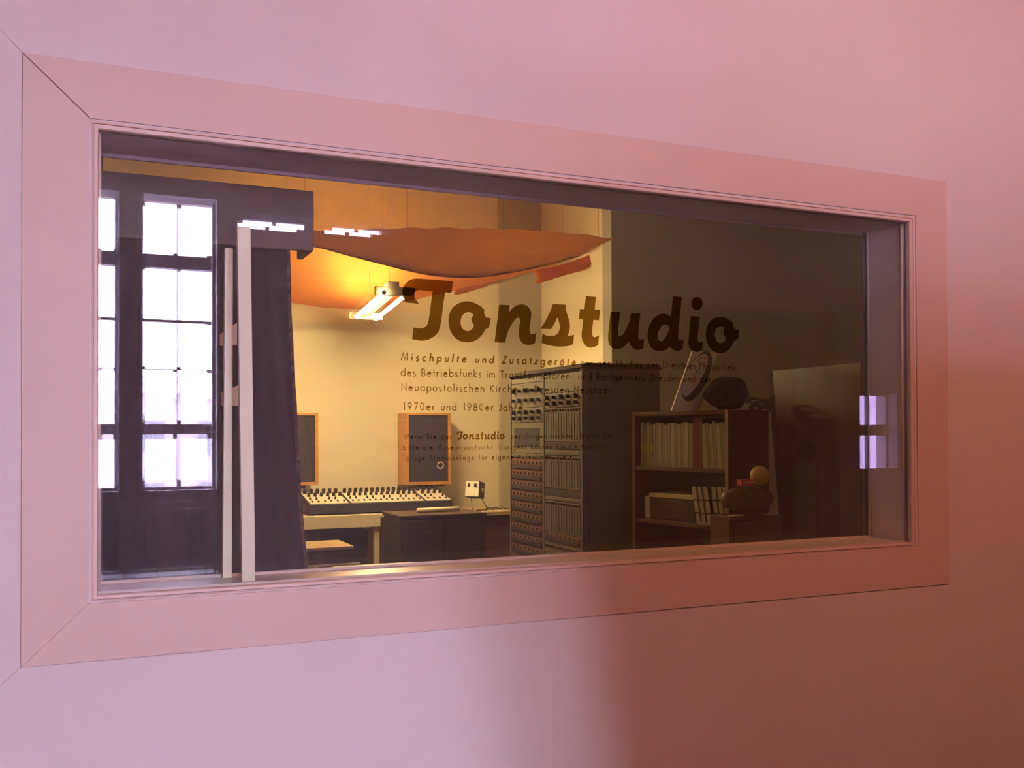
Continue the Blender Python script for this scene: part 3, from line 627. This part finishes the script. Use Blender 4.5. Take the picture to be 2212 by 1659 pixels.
for (s0, s1) in secs:
    x0, x1 = cx0+wm_*s0, cx0+wm_*s1
    pn = MB().hexa([top(x0, .04), top(x1, .04), top(x1, .97), top(x0, .97), top(x0, .04, .006), top(x1, .04, .006), top(x1, .97, .006), top(x0, .97, .006)]).build('control_panel', M_pan, mx, 0.001)
    nk = max(4, int((s1-s0)*26))
    for r_, (k, rad, hh) in enumerate(((.86, .017, .038), (.62, .015, .03), (.36, .009, .02))):
        for i in range(nk):
            if r_ == 2 and (i % 3 == 2): continue
            p = top(x0+(x1-x0)*(i+.5)/nk + (0.012 if r_ == 1 else 0), k, .006)
            MB().tube([p, p+Vector((0, -hh*.2, hh))], [rad, rad*.8], 8).build('knob', M_knob, pn)
    for i in range(nk):
        p = top(x0+(x1-x0)*(i+.5)/nk, .16, .006)
        BX('slider', M_knob, pn, p.x-.004, p.x+.004, p.y-.02, p.y+.02, p.z, p.z+.012)
# ---- monitor loudspeakers with orange wood frames
M_ow = mat('orange_wood', (0.62, 0.30, 0.055), 0.5, noise=0.2, nscale=5, stretch=(1, 1, 10))
M_gr = mat('speaker_grille', (0.05, 0.042, 0.05), 0.9, noise=0.3, nscale=150)
def speaker(label, pxl, pxr, pyt, pyb, Y, side, stand):
    a = PY(pxl, pyt, Y); b = PY(pxr, pyb, Y); x0, x1, z1, z0 = a.x, b.x, a.z, b.z; dp = 0.25
    t = thing('loudspeaker', label, 'loudspeaker', ((x0+x1)/2, Y+dp/2, z0), 0, 'orange framed loudspeakers')
    w = 0.028
    BX('cabinet', M_ow, t, x0, x1, Y+0.02, Y+dp, z0, z1, 0.004)
    for q in ((x0, x0+w, z0, z1), (x1-w, x1, z0, z1), (x0+w, x1-w, z0, z0+w), (x0+w, x1-w, z1-w*.7, z1)): BX('frame_bar', M_ow, t, q[0], q[1], Y, Y+0.02, q[2], q[3], 0.003)
    BX('grille', M_gr, t, x0+w, x1-w, Y+0.009, Y+0.02, z0+w, z1-w*.7, 0.002)
    if stand:
        xm = (x0+x1)/2+0.05
        ring = [(xm+0.06+0.028*math.cos(i*math.pi/8), Y+0.006, z0+0.17+0.028*math.sin(i*math.pi/8)) for i in range(17)]
        MB().tube(ring, 0.007, 8).build('badge_ring', mat('pale_badge', (0.5, 0.42, 0.28), 0.5), t)
        MB().tube([(xm, Y+dp/2, z0-0.005), (xm, Y+dp/2, dz)], 0.03, 10).build('stand_pole', M_blk, t)
        BX('stand_plate', M_blk, t, xm-0.12, xm+0.12, Y+0.05, Y+0.24, z0-0.015, z0-0.0, 0.002); BX('stand_base', M_blk, t, xm-0.12, xm+0.12, Y+0.05, Y+0.24, dz, dz+0.015, 0.002)
    else:
        xm = (x0+x1)/2
        BX('wall_bracket', M_blk, t, x0+0.10, x1-0.10, Y+0.02, SY, z0-0.02, z0, 0.002)
    return t
speaker('orange framed loudspeaker with dark grille, fully visible left of the rack', 877, 975, 892, 1046, SY-0.27, 1, True)
speaker('orange framed loudspeaker half hidden behind the dark curtain', 588, 688, 892, 1048, SY-0.28, 1, False)
# ---- dark cabinet in front of the desk
cz = 0.86
def cabinet():
    q = Z(828, 1104, cz); Y = Z(880, 1114, cz).y
    x0 = PY(868, 1115, Y).x; x1 = PY(1052, 1108, Y).x; x00 = PY(828, 1100, Y+0.42).x
    t = thing('low_cabinet', 'dark low cabinet standing before the console desk', 'cabinet', ((x0+x1)/2, Y+0.2, 0))
    x0 = x00
    BX('carcass', M_brn, t, x0+0.01, x1-0.01, Y+0.01, Y+0.44, 0.06, cz-0.025, 0.003); BX('top_board', M_brn, t, x0, x1, Y-0.005, Y+0.45, cz-0.025, cz, 0.004)
    xm = (x0+x1)/2
    for a_, b_ in ((x0+0.02, xm-0.003), (xm+0.003, x1-0.02)):
        d = BX('door', M_brn, t, a_, b_, Y-0.008, Y+0.01, 0.08, cz-0.04, 0.003)
        kx = b_-0.05 if a_ < xm-0.1 else a_+0.05
        MB().tube([(kx, Y-0.008, 0.5), (kx, Y-0.03, 0.5)], 0.012, 10).build('knob', M_metal, d)
    BX('plinth', M_blk, t, x0+0.03, x1-0.03, Y+0.03, Y+0.42, 0, 0.06)
    # paper roll lying on the cabinet
    r0, r1 = Vector((PY(897, 1100, Y+0.25).x, Y+0.20, cz+0.018)), Vector((PY(985, 1096, Y+0.25).x+0.02, Y+0.24, cz+0.018))
    o = MB().tube([r0, r0.lerp(r1, .5), r1], 0.018, 12).build('paper_roll', M_paper, None, smooth=True); tag(o, 'rolled pale paper lying on the dark low cabinet', 'paper roll')
    return Y, x1
CY, CX1 = cabinet()
# ---- small meter box on wire legs
def meterbox():
    Y = 5.55
    c = PY(1026, 1058, Y); t = thing('meter_box', 'small black and white box tilted on a wire stand', 'device', (c.x, Y+0.05, PY(1030, 1103, Y).z))
    zt = PY(1030, 1103, Y).z
    w = PY(1046, 1058, Y).x-PY(1005, 1058, Y).x; h = 0.135
    M = Matrix.Translation(c) @ Matrix.Rotation(math.radians(48), 4, 'Z') @ Matrix.Rotation(math.radians(10), 4, 'Y')
    b = MB(M).box(-w*.40, w*.40, -w*.36, w*.36, -h/2, h/2).build('case', M_blk, t, 0.003)
    f = MB(M).box(-w*.40-.004, -w*.40, -w*.34, w*.34, -h*.47, h*.47).build('dial_face', mat('white_dial', (0.85, 0.82, 0.68), 0.5), t)
    for k in (-1, 1): MB(M).box(-w*.40-.007, -w*.40-.004, k*w*.17-.012, k*w*.17+.012, .015, .045).build('needle_window', M_knob, f)
    MB(M).tube([(0, -w*.36, 0), (0, -w*.36-.012, 0)], 0.014, 10).build('knob', M_pan, t)
    for dx, ex in ((-.035, .0), (.05, .10)):
        p = c+Vector((dx, 0, -h*.45)); MB().tube([p, Vector((p.x+ex*.6+.02, Y+0.02, zt)), Vector((p.x+ex*.6-.08, Y+0.03, zt))], 0.004, 6).build('wire_leg', M_knob, t)
    return zt, Y
MZ, MY = meterbox()
# side table with cables right of the cabinet
M_red = mat('red_brown_wood', (0.16, 0.06, 0.03), 0.45, noise=0.35, nscale=5, stretch=(1, 1, 12))
def sidetable():
    z = MZ-0.002; Y0 = MY-0.16
    x0 = max(PY(1000, 1110, Y0).x, xdr+0.02); x1 = min(PY(1185, 1110, Y0).x, SX-0.05)
    t = thing('side_table', 'wooden side table between the low cabinet and the rack', 'table', ((x0+x1)/2, Y0+0.2, 0))
    BX('tabletop', mat('light_wood_top', (0.50, 0.34, 0.16), 0.5, noise=0.2, nscale=6), t, x0, x1, Y0, Y0+0.5, z-0.03, z, 0.003)
    for x in (x0+0.01, x1-0.05):
        for y in (Y0+0.02, Y0+0.44): BX('leg', M_red, t, x, x+0.04, y, y+0.04, 0, z-0.03, 0.002)
    BX('back_panel', M_red, t, x0+0.05, x1-0.05, Y0+0.06, Y0+0.08, 0.1, z-0.03)
    pts = [PY(1050+i*5, 1102-5*abs(math.sin(i*1.3)), Y0+0.12) for i in range(11)]
    pts = [Vector((p.x, Y0+0.12+0.05*math.sin(i*1.9), z+0.006+0.02*abs(math.sin(i*1.1)))) for i, p in enumerate(pts)]
    o = MB().tube(pts, 0.005, 6).build('cable', M_knob, None, smooth=True); tag(o, 'loose dark cable lying on the wooden side table', 'cable')
    n = MB().box(x0+0.10, x0+0.30, Y0+0.01, Y0+0.09, z, z+0.006).build('note_sheet', M_paper, None); tag(n, 'pale sheet on the side table by the meter box', 'paper')
sidetable()
# ---- wooden chest and small pale table at the lower left
def chest():
    z1 = 0.70; p = Z(655, 1184, z1); q = Z(750, 1180, z1); Y = q.y; x1 = PY(765, 1182, Y).x; x0 = PY(600, 1186, Y).x
    t = thing('drawer_chest', 'dark chest of drawers with a light wooden top beside the curtain', 'chest', ((x0+x1)/2, Y+0.2, 0))
    BX('top_board', mat('light_wood_top', (0.5, 0.34, 0.16)), t, x0, x1, Y, Y+0.42, z1-0.022, z1, 0.003)
    BX('carcass', M_brn, t, x0+0.01, x1-0.01, Y+0.015, Y+0.41, 0, z1-0.022)
    zs = [0.06, 0.27, 0.48, z1-0.03]
    for i in range(3):
        d = BX('drawer', M_brn, t, x0+0.02, x1-0.02, Y-0.002, Y+0.015, zs[i]+0.006, zs[i+1]-0.012, 0.002)
        MB().tube([((x0+x1)/2, Y-0.002, (zs[i]+zs[i+1])/2), ((x0+x1)/2, Y-0.022, (zs[i]+zs[i+1])/2)], 0.012, 8).build('knob', M_desk, d)
    BX('ledge', M_desk, t, x0, x1+0.04, Y-0.02, Y, 0.575, 0.588, 0.002)
    return Y, x1
chest()
def paletable():
    z1 = 0.74; A = Z(716, 1222, z1); B = Z(890, 1213, z1); Yb = B.y; x1 = B.x; x0 = A.x
    t = thing('small_table', 'pale table top just behind the window sill', 'table', ((x0+x1)/2, Yb-0.3, 0))
    BX('tabletop', M_desk, t, x0, x1, Yb-0.75, Yb, z1-0.03, z1, 0.004)
    for x in (x0+0.03, x1-0.08):
        for y in (Yb-0.72, Yb-0.08): BX('leg', M_brn, t, x, x+0.05, y, y+0.05, 0, z1-0.03, 0.003)
paletable()
# ---- equipment rack
def rack():
    c0 = PD(1257, 783, 5.75); H = c0.z; dx, dy = 0.54, 1.06
    x0, y0 = c0.x, c0.y; x1, y1 = x0+dx, y0+dy
    t = thing('equipment_rack', 'tall grey two bay equipment rack full of modules', 'equipment rack', ((x0+x1)/2, (y0+y1)/2, 0))
    M_rk = mat('rack_grey', (0.15, 0.14, 0.11), 0.55, noise=0.1, nscale=8)
    M_rd = mat('rack_dark', (0.035, 0.033, 0.03), 0.6)
    M_rr = mat('rack_rust', (0.19, 0.075, 0.045), 0.6, noise=0.15, nscale=20)
    M_rg = mat('rack_panel', (0.20, 0.175, 0.12), 0.5, noise=0.08, nscale=15)
    MB().box(x0+0.02, x1, y0, y1, 0.08, H-0.03).build('body', M_rk, t, 0.004)
    # cap with sloping front edge
    MB().hexa([(x0-0.015, y0-0.012, H-0.03), (x1+0.012, y0-0.012, H-0.03), (x1+0.012, y1+0.012, H-0.03), (x0-0.015, y1+0.012, H-0.03), (x0+0.03, y0+0.0, H), (x1, y0, H), (x1, y1, H), (x0+0.03, y1, H)]).build('cap', M_rd, t, 0.002)
    BX('plinth', M_rd, t, x0+0.04, x1-0.02, y0+0.02, y1-0.02, 0, 0.08)
    ym = (y0+y1)/2
    for y in (y0, ym-0.012, y1-0.024): BX('upright', M_rk, t, x0, x0+0.02, y, y+0.024, 0.08, H-0.03, 0.002)
    # side louvre panel towards the window
    BX('side_panel', M_rk, t, x0+0.05, x1-0.05, y0-0.006, y0, 0.15, H-0.10, 0.002)
    def col(ya, yb, spec):
        for (pt, pb, kind) in spec:
            yc = (ya+yb)/2
            zt = PX(0.5*(1100+1257), pt, x0).z; zb = PX(0.5*(1100+1257), pb, x0).z
            # height from pixel row at the bay's own distance
            zt = H-(pt-783)/(1230-783)*1.30; zb = H-(pb-783)/(1230-783)*1.30
            m = {'g': M_rg, 'd': M_rd, 'r': M_rr, 'k': M_rg, 'm': M_rg, 's': M_rg, 'h': M_rg}[kind]
            o = BX('module', m, t, x0+0.004, x0+0.018, ya, yb, zb+0.002, zt-0.002, 0.0015)
            h = zt-zb
            if kind == 'k':
                for r_ in range(2):
                    for i in range(5):
                        y = ya+(yb-ya)*(i+.5)/5; z = zb+h*(.3+.4*r_)
                        MB().tube([(x0+0.004, y, z), (x0-0.022, y, z)], 0.015 if (i+r_) % 2 else 0.011, 8).build('knob', M_knob, o)
            if kind == 'm':
                BX('meter_window', M_rd, o, x0+0.0, x0+0.004, ya+.05, yb-.05, zb+h*.22, zt-h*.18)
            if kind == 's':
                for i in range(14):
                    y = ya+(yb-ya)*(i+.5)/14
                    BX('fader_slot', M_rk, o, x0+0.001, x0+0.004, y-.009, y+.009, zb+h*.06, zt-h*.16)
                    MB().tube([(x0+0.004, y, zt-h*.08), (x0-0.006, y, zt-h*.08)], 0.008, 6).build('button', M_knob, o)
            if kind == 'r':
                BX('connector_strip', M_rd, o, x0-0.004, x0+0.004, ya+.02, yb-.02, zb+h*.08, zb+h*.36)
                for i in range(8):
                    y = ya+(yb-ya)*(i+.5)/8
                    BX('jack', M_rg, o, x0-0.007, x0+0.004, y-.010, y+.010, zb+h*.55, zb+h*.72)
            if kind == 'h':
                BX('grey_strip', M_rk, o, x0+0.0, x0+0.004, ya+.02, yb-.02, zb+h*.25, zt-h*.25)
    specA = [(800, 812, 'g'), (812, 868, 'k'), (868, 902, 'k'), (902, 972, 'm'), (972, 984, 'h')]
    n = 10
    for i in range(n): specA.append((984+i*24.5, 984+(i+1)*24.5, 'r'))
    specA.append((1229, 1300, 'g'))
    specB = [(800, 840, 'g'), (840, 872, 'k'), (872, 945, 's'), (945, 962, 'd'), (962, 975, 'h'), (975, 1045, 's'), (1045, 1062, 'd'), (1062, 1072, 'h'), (1072, 1140, 's'), (1140, 1160, 'r'), (1160, 1300, 's')]
    col(ym+0.014, y1-0.026, specA); col(y0+0.026, ym-0.014, specB)
    return x0, y0, x1, y1, H
RK = rack()
# ---- book case, near end towards the window
def bookcase():
    A = PD(1573, 883, 4.9); B = PD(1366, 893, 5.5); Ht = 0.5*(A.z+B.z)
    d = Vector((B.x-A.x, B.y-A.y, 0)); Ln = d.length; d.normalize(); nrm = Vector((d.y, -d.x, 0))   # to the right = depth
    if nrm.dot(Vector((1, 0, 0))) < 0: nrm = -nrm
    rz = math.atan2(d.y, d.x)
    t = thing('bookcase', 'open red brown bookcase with books, beside the rack', 'bookcase', (A.x, A.y, 0), 0)
    M = Matrix(((d.x, nrm.x, 0, A.x), (d.y, nrm.y, 0, A.y), (0, 0, 1, 0), (0, 0, 0, 1)))   # local: x along front (near->far), y depth, z up
    M_bc = mat('bookcase_wood', (0.13, 0.045, 0.018), 0.4, noise=0.3, nscale=5, stretch=(1, 1, 14))
    M_ed = mat('bookcase_edge', (0.42, 0.30, 0.24), 0.35, noise=0.1)
    dp = 0.30; th = 0.022
    def bx(name, m, p, *q): return MB(M).box(*q).build(name, m, p, 0.002)
    e = bx('side_panel', M_bc, t, 0, th, 0, dp, 0, Ht); bx('edge_strip', M_ed, e, 0, th, -0.003, 0, 0, Ht)
    e = bx('side_panel', M_bc, t, Ln-th, Ln, 0, dp, 0, Ht); bx('edge_strip', M_bc, e, Ln-th, Ln, -0.003, 0, 0, Ht)
    e = bx('top_panel', M_bc, t, th, Ln-th, 0, dp, Ht-th, Ht)
    bx('back_panel', M_bc, t, th, Ln-th, dp-0.008, dp, 0.05, Ht-th)
    zs = []
    for (px_, py_) in ((1480, 1010), (1480, 1130)):
        # intersect pixel ray with the front plane
        r_ = ray(px_, py_); k = (A-CAM).dot(nrm)/r_.dot(nrm); zs.append((CAM+r_*k).z)
    for z in zs + [zs[1]-0.38, 0.08]: bx('shelf', M_bc, t, th, Ln-th, 0.004, dp-0.008, z-th, z)
    # books, upper shelf
    x = Ln-th-0.012; z = zs[0]; i = 0
    cols = [(0.42, 0.36, 0.25), (0.36, 0.30, 0.20), (0.46, 0.40, 0.29), (0.32, 0.26, 0.16)]
    names = []
    while x > 0.06:
        w = random.choice((0.018, 0.022, 0.026, 0.032)); hh = 0.235+random.uniform(-.008, .012); dpn = 0.20+random.uniform(-.01, .01)
        cidx = i % 4; m = mat('book_paper_%d' % cidx, cols[cidx], 0.6, noise=0.1, nscale=20); kind = 'cream'
        if 0.22 < x < 0.29: m = mat('book_red', (0.18, 0.02, 0.025), 0.5); kind = 'dark red'; w = 0.032; hh = 0.26
        lean = 0.0 if x > 0.24 else 0.07
        Mb = M @ Matrix.Translation((x-w, 0.03, z)) @ Matrix.Rotation(lean, 4, 'Y')
        b = thing('book', None, None, M @ Vector((x-w/2, 0.1, z)))
        c_ = MB(Mb).box(0, 0.002, 0, dpn, 0, hh).box(w-0.002, w, 0, dpn, 0, hh).box(0.002, w-0.002, 0, 0.002, 0, hh).build('cover', m, b)
        MB(Mb).box(0.002, w-0.002, 0.004, dpn-0.004, 0.003, hh-0.003).build('pages', M_paper, b)
        if kind == 'cream' and i < 4: MB(Mb).box(0.001, w-0.001, -0.001, 0, hh*.35, hh*.52).build('label_band', mat('green_label', (0.42, 0.46, 0.12), 0.6), b)
        names.append((b, kind)); x -= w+0.003; i += 1
    nn = len(names); ordn = ['first', 'second', 'third', 'fourth', 'fifth', 'sixth', 'seventh', 'eighth', 'ninth', 'tenth', 'eleventh', 'twelfth', 'thirteenth', 'fourteenth', 'fifteenth', 'sixteenth', 'seventeenth', 'eighteenth', 'nineteenth', 'twentieth', 'twenty-first', 'twenty-second', 'twenty-third', 'twenty-fourth', 'twenty-fifth', 'twenty-sixth', 'twenty-seventh', 'twenty-eighth', 'twenty-ninth', 'thirtieth']
    for i, (b, kind) in enumerate(names): tag(b, '%s book on the upper shelf, %s from the rack side' % (kind, ordn[i]), 'book', 'books on the upper shelf')
    # lower shelf: dark case and two white gridded cards
    z = zs[1]
    t2 = thing('record_case', 'dark case with pale lid on the lower bookcase shelf', 'case', M @ Vector((Ln-0.30, 0.15, z)))
    MB(M).box(Ln-0.44, Ln-0.09, 0.05, 0.25, z, z+0.12).build('body', M_brn, t2, 0.004); MB(M).box(Ln-0.445, Ln-0.085, 0.045, 0.255, z+0.12, z+0.145).build('lid', M_desk, t2, 0.004)
    MB(M).box(Ln-0.085, Ln-0.045, 0.05, 0.25, z, z+0.125).build('end_label', M_pan, t2, 0.002)
    M_wc = mat('white_card', (0.62, 0.56, 0.46), 0.6, noise=0.05)
    for i, (xa, tilt) in enumerate(((0.20, 0.18), (0.09, 0.12))):
        Mc = M @ Matrix.Translation((xa, 0.03+0.02*i, z)) @ Matrix.Rotation(tilt, 4, 'X')
        o = thing('grid_card', ('white card with a dark grid leaning beside the dark case', 'white card with a dark grid leaning by the near end panel')[i], 'card', Mc @ Vector((0, 0, 0)), 0, 'gridded cards on the lower shelf')
        MB(Mc).box(-0.055, 0.055, 0, 0.004, 0, 0.20).build('card', M_wc, o)
        for k in (-0.018, 0.02): MB(Mc).box(k-0.005, k+0.005, -0.001, 0, 0.01, 0.20).build('grid_line', M_knob, o)
        for k in (0.06, 0.13): MB(Mc).box(-0.055, 0.055, -0.0015, -0.0005, k-0.003, k+0.003).build('grid_line', M_knob, o)
    o = MB(M).box(Ln-0.28, Ln-0.12, 0.05, 0.24, zs[1]-0.38, zs[1]-0.38+0.12).build('cardboard_box', mat('cardboard', (0.35, 0.26, 0.15), 0.8, noise=0.1), None, 0.003); tag(o, 'small cardboard box on the lowest visible bookcase shelf', 'box')
    return M, Ln, dp, Ht, A, B
BK = bookcase()
# ---- ear picture on the bookcase
def ear():
    M, Ln, dp, Ht, A, B = BK; o0 = M @ Vector((Ln*0.38, 0.10, Ht)); Y = o0.y
    def E(x, y, off=0.0): return PY(1340+x/8.508, 750+y/8.508, Y-off)
    q = [E(945, 1166), E(1455, 1142), E(1800, 85), E(1325, 75)]
    zmin = min(p.z for p in q); sh = Vector((0, 0, Ht+0.001-zmin)); base = q[0]+sh
    t = thing('ear_picture', 'white slanted board with a grey ear drawing on the bookcase', 'picture', (q[0]+q[1])/2+sh)
    q = [p+sh for p in q]
    q[0].z = q[1].z = Ht+0.001
    b = MB().prism(q, (0, 0.012, 0)).build('board', mat('ear_board', (0.86, 0.80, 0.66), 0.6, noise=0.04), t)
    M_ear = mat('ear_print', (0.12, 0.12, 0.10), 0.7)
    outer = [(1440,140),(1560,70),(1640,90),(1680,180),(1685,300),(1640,500),(1560,690),(1440,870),(1330,970),(1240,995),(1170,950),(1138,880)]
    inner = [(1152,868),(1190,905),(1250,890),(1350,780),(1450,650),(1550,460),(1600,300),(1605,200),(1580,140),(1530,122),(1450,165)]
    def flat(pts, name):
        v = [E(*p, 0.0008)+sh for p in pts]; tr = geometry.tessellate_polygon([[Vector((p.x, p.z, 0)) for p in v]]); MB().add(v, tr).build(name, M_ear, b)
    flat(smoothpts([(*outer[0], 1)] + outer[1:-1] + [(*outer[-1], 1), (*inner[0], 1)] + inner[1:-1] + [(*inner[-1], 1)]), 'ear_outline')
    def line(pts, w, name):
        pl = smoothpts([p for p in pts], False); mb = MB()
        for r_ in ribbon(pl, w): mb.add([E(p[0], p[1], 0.0006)+sh for p in r_], [(0, 1, 2, 3)])
        mb.build(name, M_ear, b)
    line([(1450,150),(1350,230),(1230,420),(1150,640),(1135,800),(1148,880)], 12, 'ear_line')
    line([(1420,260),(1470,198),(1530,182),(1575,205)], 14, 'ear_line'); line([(1380,340),(1388,410),(1432,475)], 14, 'ear_line'); line([(1320,540),(1345,490),(1390,480)], 9, 'ear_line')
ear()
# ---- dark bundle and cable coil on the bookcase
def bundle():
    M, Ln, dp, Ht, A, B = BK
    c = M @ Vector((0.10, 0.13, Ht))
    p0 = PD(1590, 850, (A-CAM).dot(_f)+0.08)
    def crumple(d):
        k = 1.0
        for q in range(1, 5): k += (0.11/q)*math.sin(q*5.1*d.x+1.7*q)*math.cos(q*4.3*d.y+q)*math.cos(q*3.7*d.z+0.6*q)
        return k
    o = MB().ball((c.x-0.03, c.y, Ht+0.062), 0.115, 0.10, 0.085, 40, 26, crumple).build('cloth_bundle', mat('black_cloth', (0.020, 0.014, 0.014), 0.95, noise=0.4, nscale=40), None, smooth=True)
    lo = min(v.co.z for v in o.data.vertices)
    for v in o.data.vertices: v.co.z += Ht+0.001-lo
    tag(o, 'dark crumpled cloth bundle on top of the bookcase', 'cloth')
    t = thing('cable_coil', 'grey coil of cable lying next to the dark cloth bundle', 'cable', (c.x+0.19, c.y+0.0, Ht))
    M_cb = mat('grey_cable', (0.12, 0.11, 0.10), 0.5)
    for k in range(5):
        r_ = 0.055+0.006*k
        pts = [(c.x+0.185+r_*math.cos(a*math.pi/10+k), c.y-0.0+r_*0.8*math.sin(a*math.pi/10+k), Ht+0.012+0.011*k+0.012*math.sin(a*.9+k)) for a in range(21)]
        MB().tube(pts, 0.006, 6).build('loop', M_cb, t, smooth=True)
bundle()
# ---- tall wooden cabinet along the right, facing left
def tallcab():
    P0 = PD(1655, 802, 5.3); x = P0.x; H = P0.z
    y1 = P0.y; y0 = PX(1860, 800, x).y
    t = thing('tall_cabinet', 'tall brown wooden cabinet with a slot and a round black port', 'cabinet', (x+0.2, (y0+y1)/2, 0))
    M_tc = mat('cabinet_wood', (0.085, 0.034, 0.02), 0.45, noise=0.3, nscale=4, stretch=(1, 3, 0.35))
    M_te = mat('cabinet_edge', (0.06, 0.027, 0.016), 0.85, noise=0.2)
    def yat(z): return y1-0.115*(H-z)/0.95
    zb = 0.0
    MB().hexa([(x+0.03, y0, zb), (x+0.40, y0, zb), (x+0.40, yat(zb)-0.01, zb), (x+0.03, yat(zb)-0.01, zb), (x+0.03, y0, H-0.012), (x+0.40, y0, H-0.012), (x+0.40, y1-0.01, H-0.012), (x+0.03, y1-0.01, H-0.012)]).build('carcass', M_te, t, 0.004)
    # front panel with sloping far edge, plus edge strip
    s = 0.05
    f = MB().hexa([(x, y0, zb), (x+0.028, y0, zb), (x+0.028, yat(zb)-s, zb), (x, yat(zb)-s, zb), (x, y0, H), (x+0.028, y0, H), (x+0.028, y1-s, H), (x, y1-s, H)]).build('front_panel', M_tc, t, 0.003)
    MB().hexa([(x+0.004, yat(zb)-s+0.006, zb), (x+0.028, yat(zb)-s+0.006, zb), (x+0.028, yat(zb), zb), (x+0.004, yat(zb), zb), (x+0.004, y1-s+0.006, H), (x+0.028, y1-s+0.006, H), (x+0.028, y1, H), (x+0.004, y1, H)]).build('edge_strip', M_te, t, 0.002)
    c = PX(1741, 973, x); c2 = PX(1762, 973, x); c3 = PX(1741, 951, x); ry = abs(c2.y-c.y); rz = abs(c3.z-c.z)
    mb = MB(); n = 28
    mb.add([(x-0.003, c.y+ry*math.cos(i*2*math.pi/n), c.z+rz*math.sin(i*2*math.pi/n)) for i in range(n)]+[(x-0.0, c.y+ry*math.cos(i*2*math.pi/n), c.z+rz*math.sin(i*2*math.pi/n)) for i in range(n)], [tuple(range(n))]+[(i, (i+1) % n, n+(i+1) % n, n+i) for i in range(n)])
    mb.build('port', mat('black_port', (0.006, 0.007, 0.008), 0.9), f)
    a = PX(1712, 929, x); b = PX(1770, 921, x)
    BX('slot', M_knob, f, x-0.002, x, min(a.y, b.y), max(a.y, b.y), b.z-0.004, b.z+0.004)
    g = PX(1716, 1000, x); h = PX(1763, 1110, x)
    BX('vent_strip', mat('grey_vent', (0.10, 0.085, 0.06), 0.7), f, x-0.0015, x, min(g.y, h.y), max(g.y, h.y), 0.3, c.z-rz-0.01)
    e = PX(1765, 1000, x); BX('door_gap', M_knob, f, x-0.002, x, e.y-0.003, e.y+0.003, 0.02, c.z-rz)
tallcab()
# ---- low red shelf unit with bag, red packet and yellow ball, in front of the bookcase end
def redunit():
    z1 = 1.06; A = PZ(1577, 1116, z1); zo = (A-CAM).dot(_f)
    x0 = A.x; Y = A.y; x1 = PY(1692, 1112, Y).x
    t = thing('low_shelf_unit', 'dark red wooden low unit in front of the bookcase end', 'cabinet', ((x0+x1)/2, Y+0.13, 0))
    M_ru = mat('deep_red_wood', (0.15, 0.03, 0.018), 0.4, noise=0.3, nscale=6, stretch=(1, 1, 10))
    BX('top_board', M_ru, t, x0, x1, Y, Y+0.16, z1-0.022, z1, 0.002)
    for x in (x0, x1-0.02): BX('side_panel', M_ru, t, x, x+0.02, Y+0.004, Y+0.156, 0, z1-0.022)
    BX('back_panel', M_ru, t, x0+0.02, x1-0.02, Y+0.14, Y+0.15, 0, z1-0.022)
    for z in (0.08, 0.55): BX('shelf', M_ru, t, x0+0.02, x1-0.02, Y+0.01, Y+0.14, z-0.02, z)
    d = BX('door', M_ru, t, x0+0.022, x1-0.022, Y-0.002, Y+0.012, 0.56, z1-0.026, 0.002); MB().tube([(x0+0.05, Y-0.002, 0.8), (x0+0.05, Y-0.02, 0.8)], 0.01, 8).build('knob', M_metal, d)
    xm = (x0+x1)/2
    b = thing('bag', 'brown soft bag lying on the low red unit', 'bag', (xm+0.02, Y+0.08, z1))
    hz = PY(1630, 1052, Y+0.1).z-z1
    MB().ball((xm+0.01, Y+0.085, z1+hz*0.56), (x1-x0)*0.42, 0.06, hz*0.52, 22, 12, lambda d_: (1+0.06*math.sin(8*d_.x+3*d_.y))*(1.12 if abs(d_.z) < 0.6 else 0.98)).build('body', mat('bag_leather', (0.20, 0.085, 0.04), 0.5, noise=0.3, nscale=15), b, smooth=True)
    MB().tube([(xm-0.05+0.1*k/8, Y+0.02, z1+hz*(0.45+0.30*math.sin(math.pi*k/8))) for k in range(9)], 0.006, 6).build('handle', M_brn, b, smooth=True)
    zt = z1+hz*1.10
    rp = thing('red_packet', 'small bright red packet on the brown bag', 'packet', (PY(1605, 1035, Y+.1).x, Y+0.12, zt))
    pa = PY(1591, 1040, Y+.10); pb = PY(1621, 1028, Y+.10)
    BX('box', mat('bright_red', (0.62, 0.05, 0.03), 0.5), rp, pa.x, pb.x, Y+.06, Y+.10, zt-0.004, zt+(pb.z-pa.z), 0.002)
    BX('white_band', M_pan, rp, pa.x+.002, pb.x-.002, Y+.059, Y+.06, zt+(pb.z-pa.z)*.42, zt+(pb.z-pa.z)*.58)
    cb = PY(1637, 1033, Y+.1); r_ = PY(1654, 1033, Y+.1).x-cb.x
    o = MB().ball((cb.x, Y+.085, zt+r_-0.004), r_, r_, r_, 18, 12).build('ball', mat('dull_yellow', (0.62, 0.40, 0.13), 0.5, noise=0.15, nscale=30), None, smooth=True); tag(o, 'round dull yellow ball on the brown bag', 'ball')
    for i, (a, b_) in enumerate(((1580, 1608), (1660, 1684))):
        p = PY(a, 1112, Y); q = PY(b_, 1112, Y)
        n = MB().box(p.x, q.x, Y+.005, Y+.03, z1, z1+.004).build('note_sheet', M_paper, None); tag(n, ('pale folded paper at the left corner of the low red unit', 'pale folded paper at the right corner of the low red unit')[i], 'paper', 'papers on the red unit')
redunit()
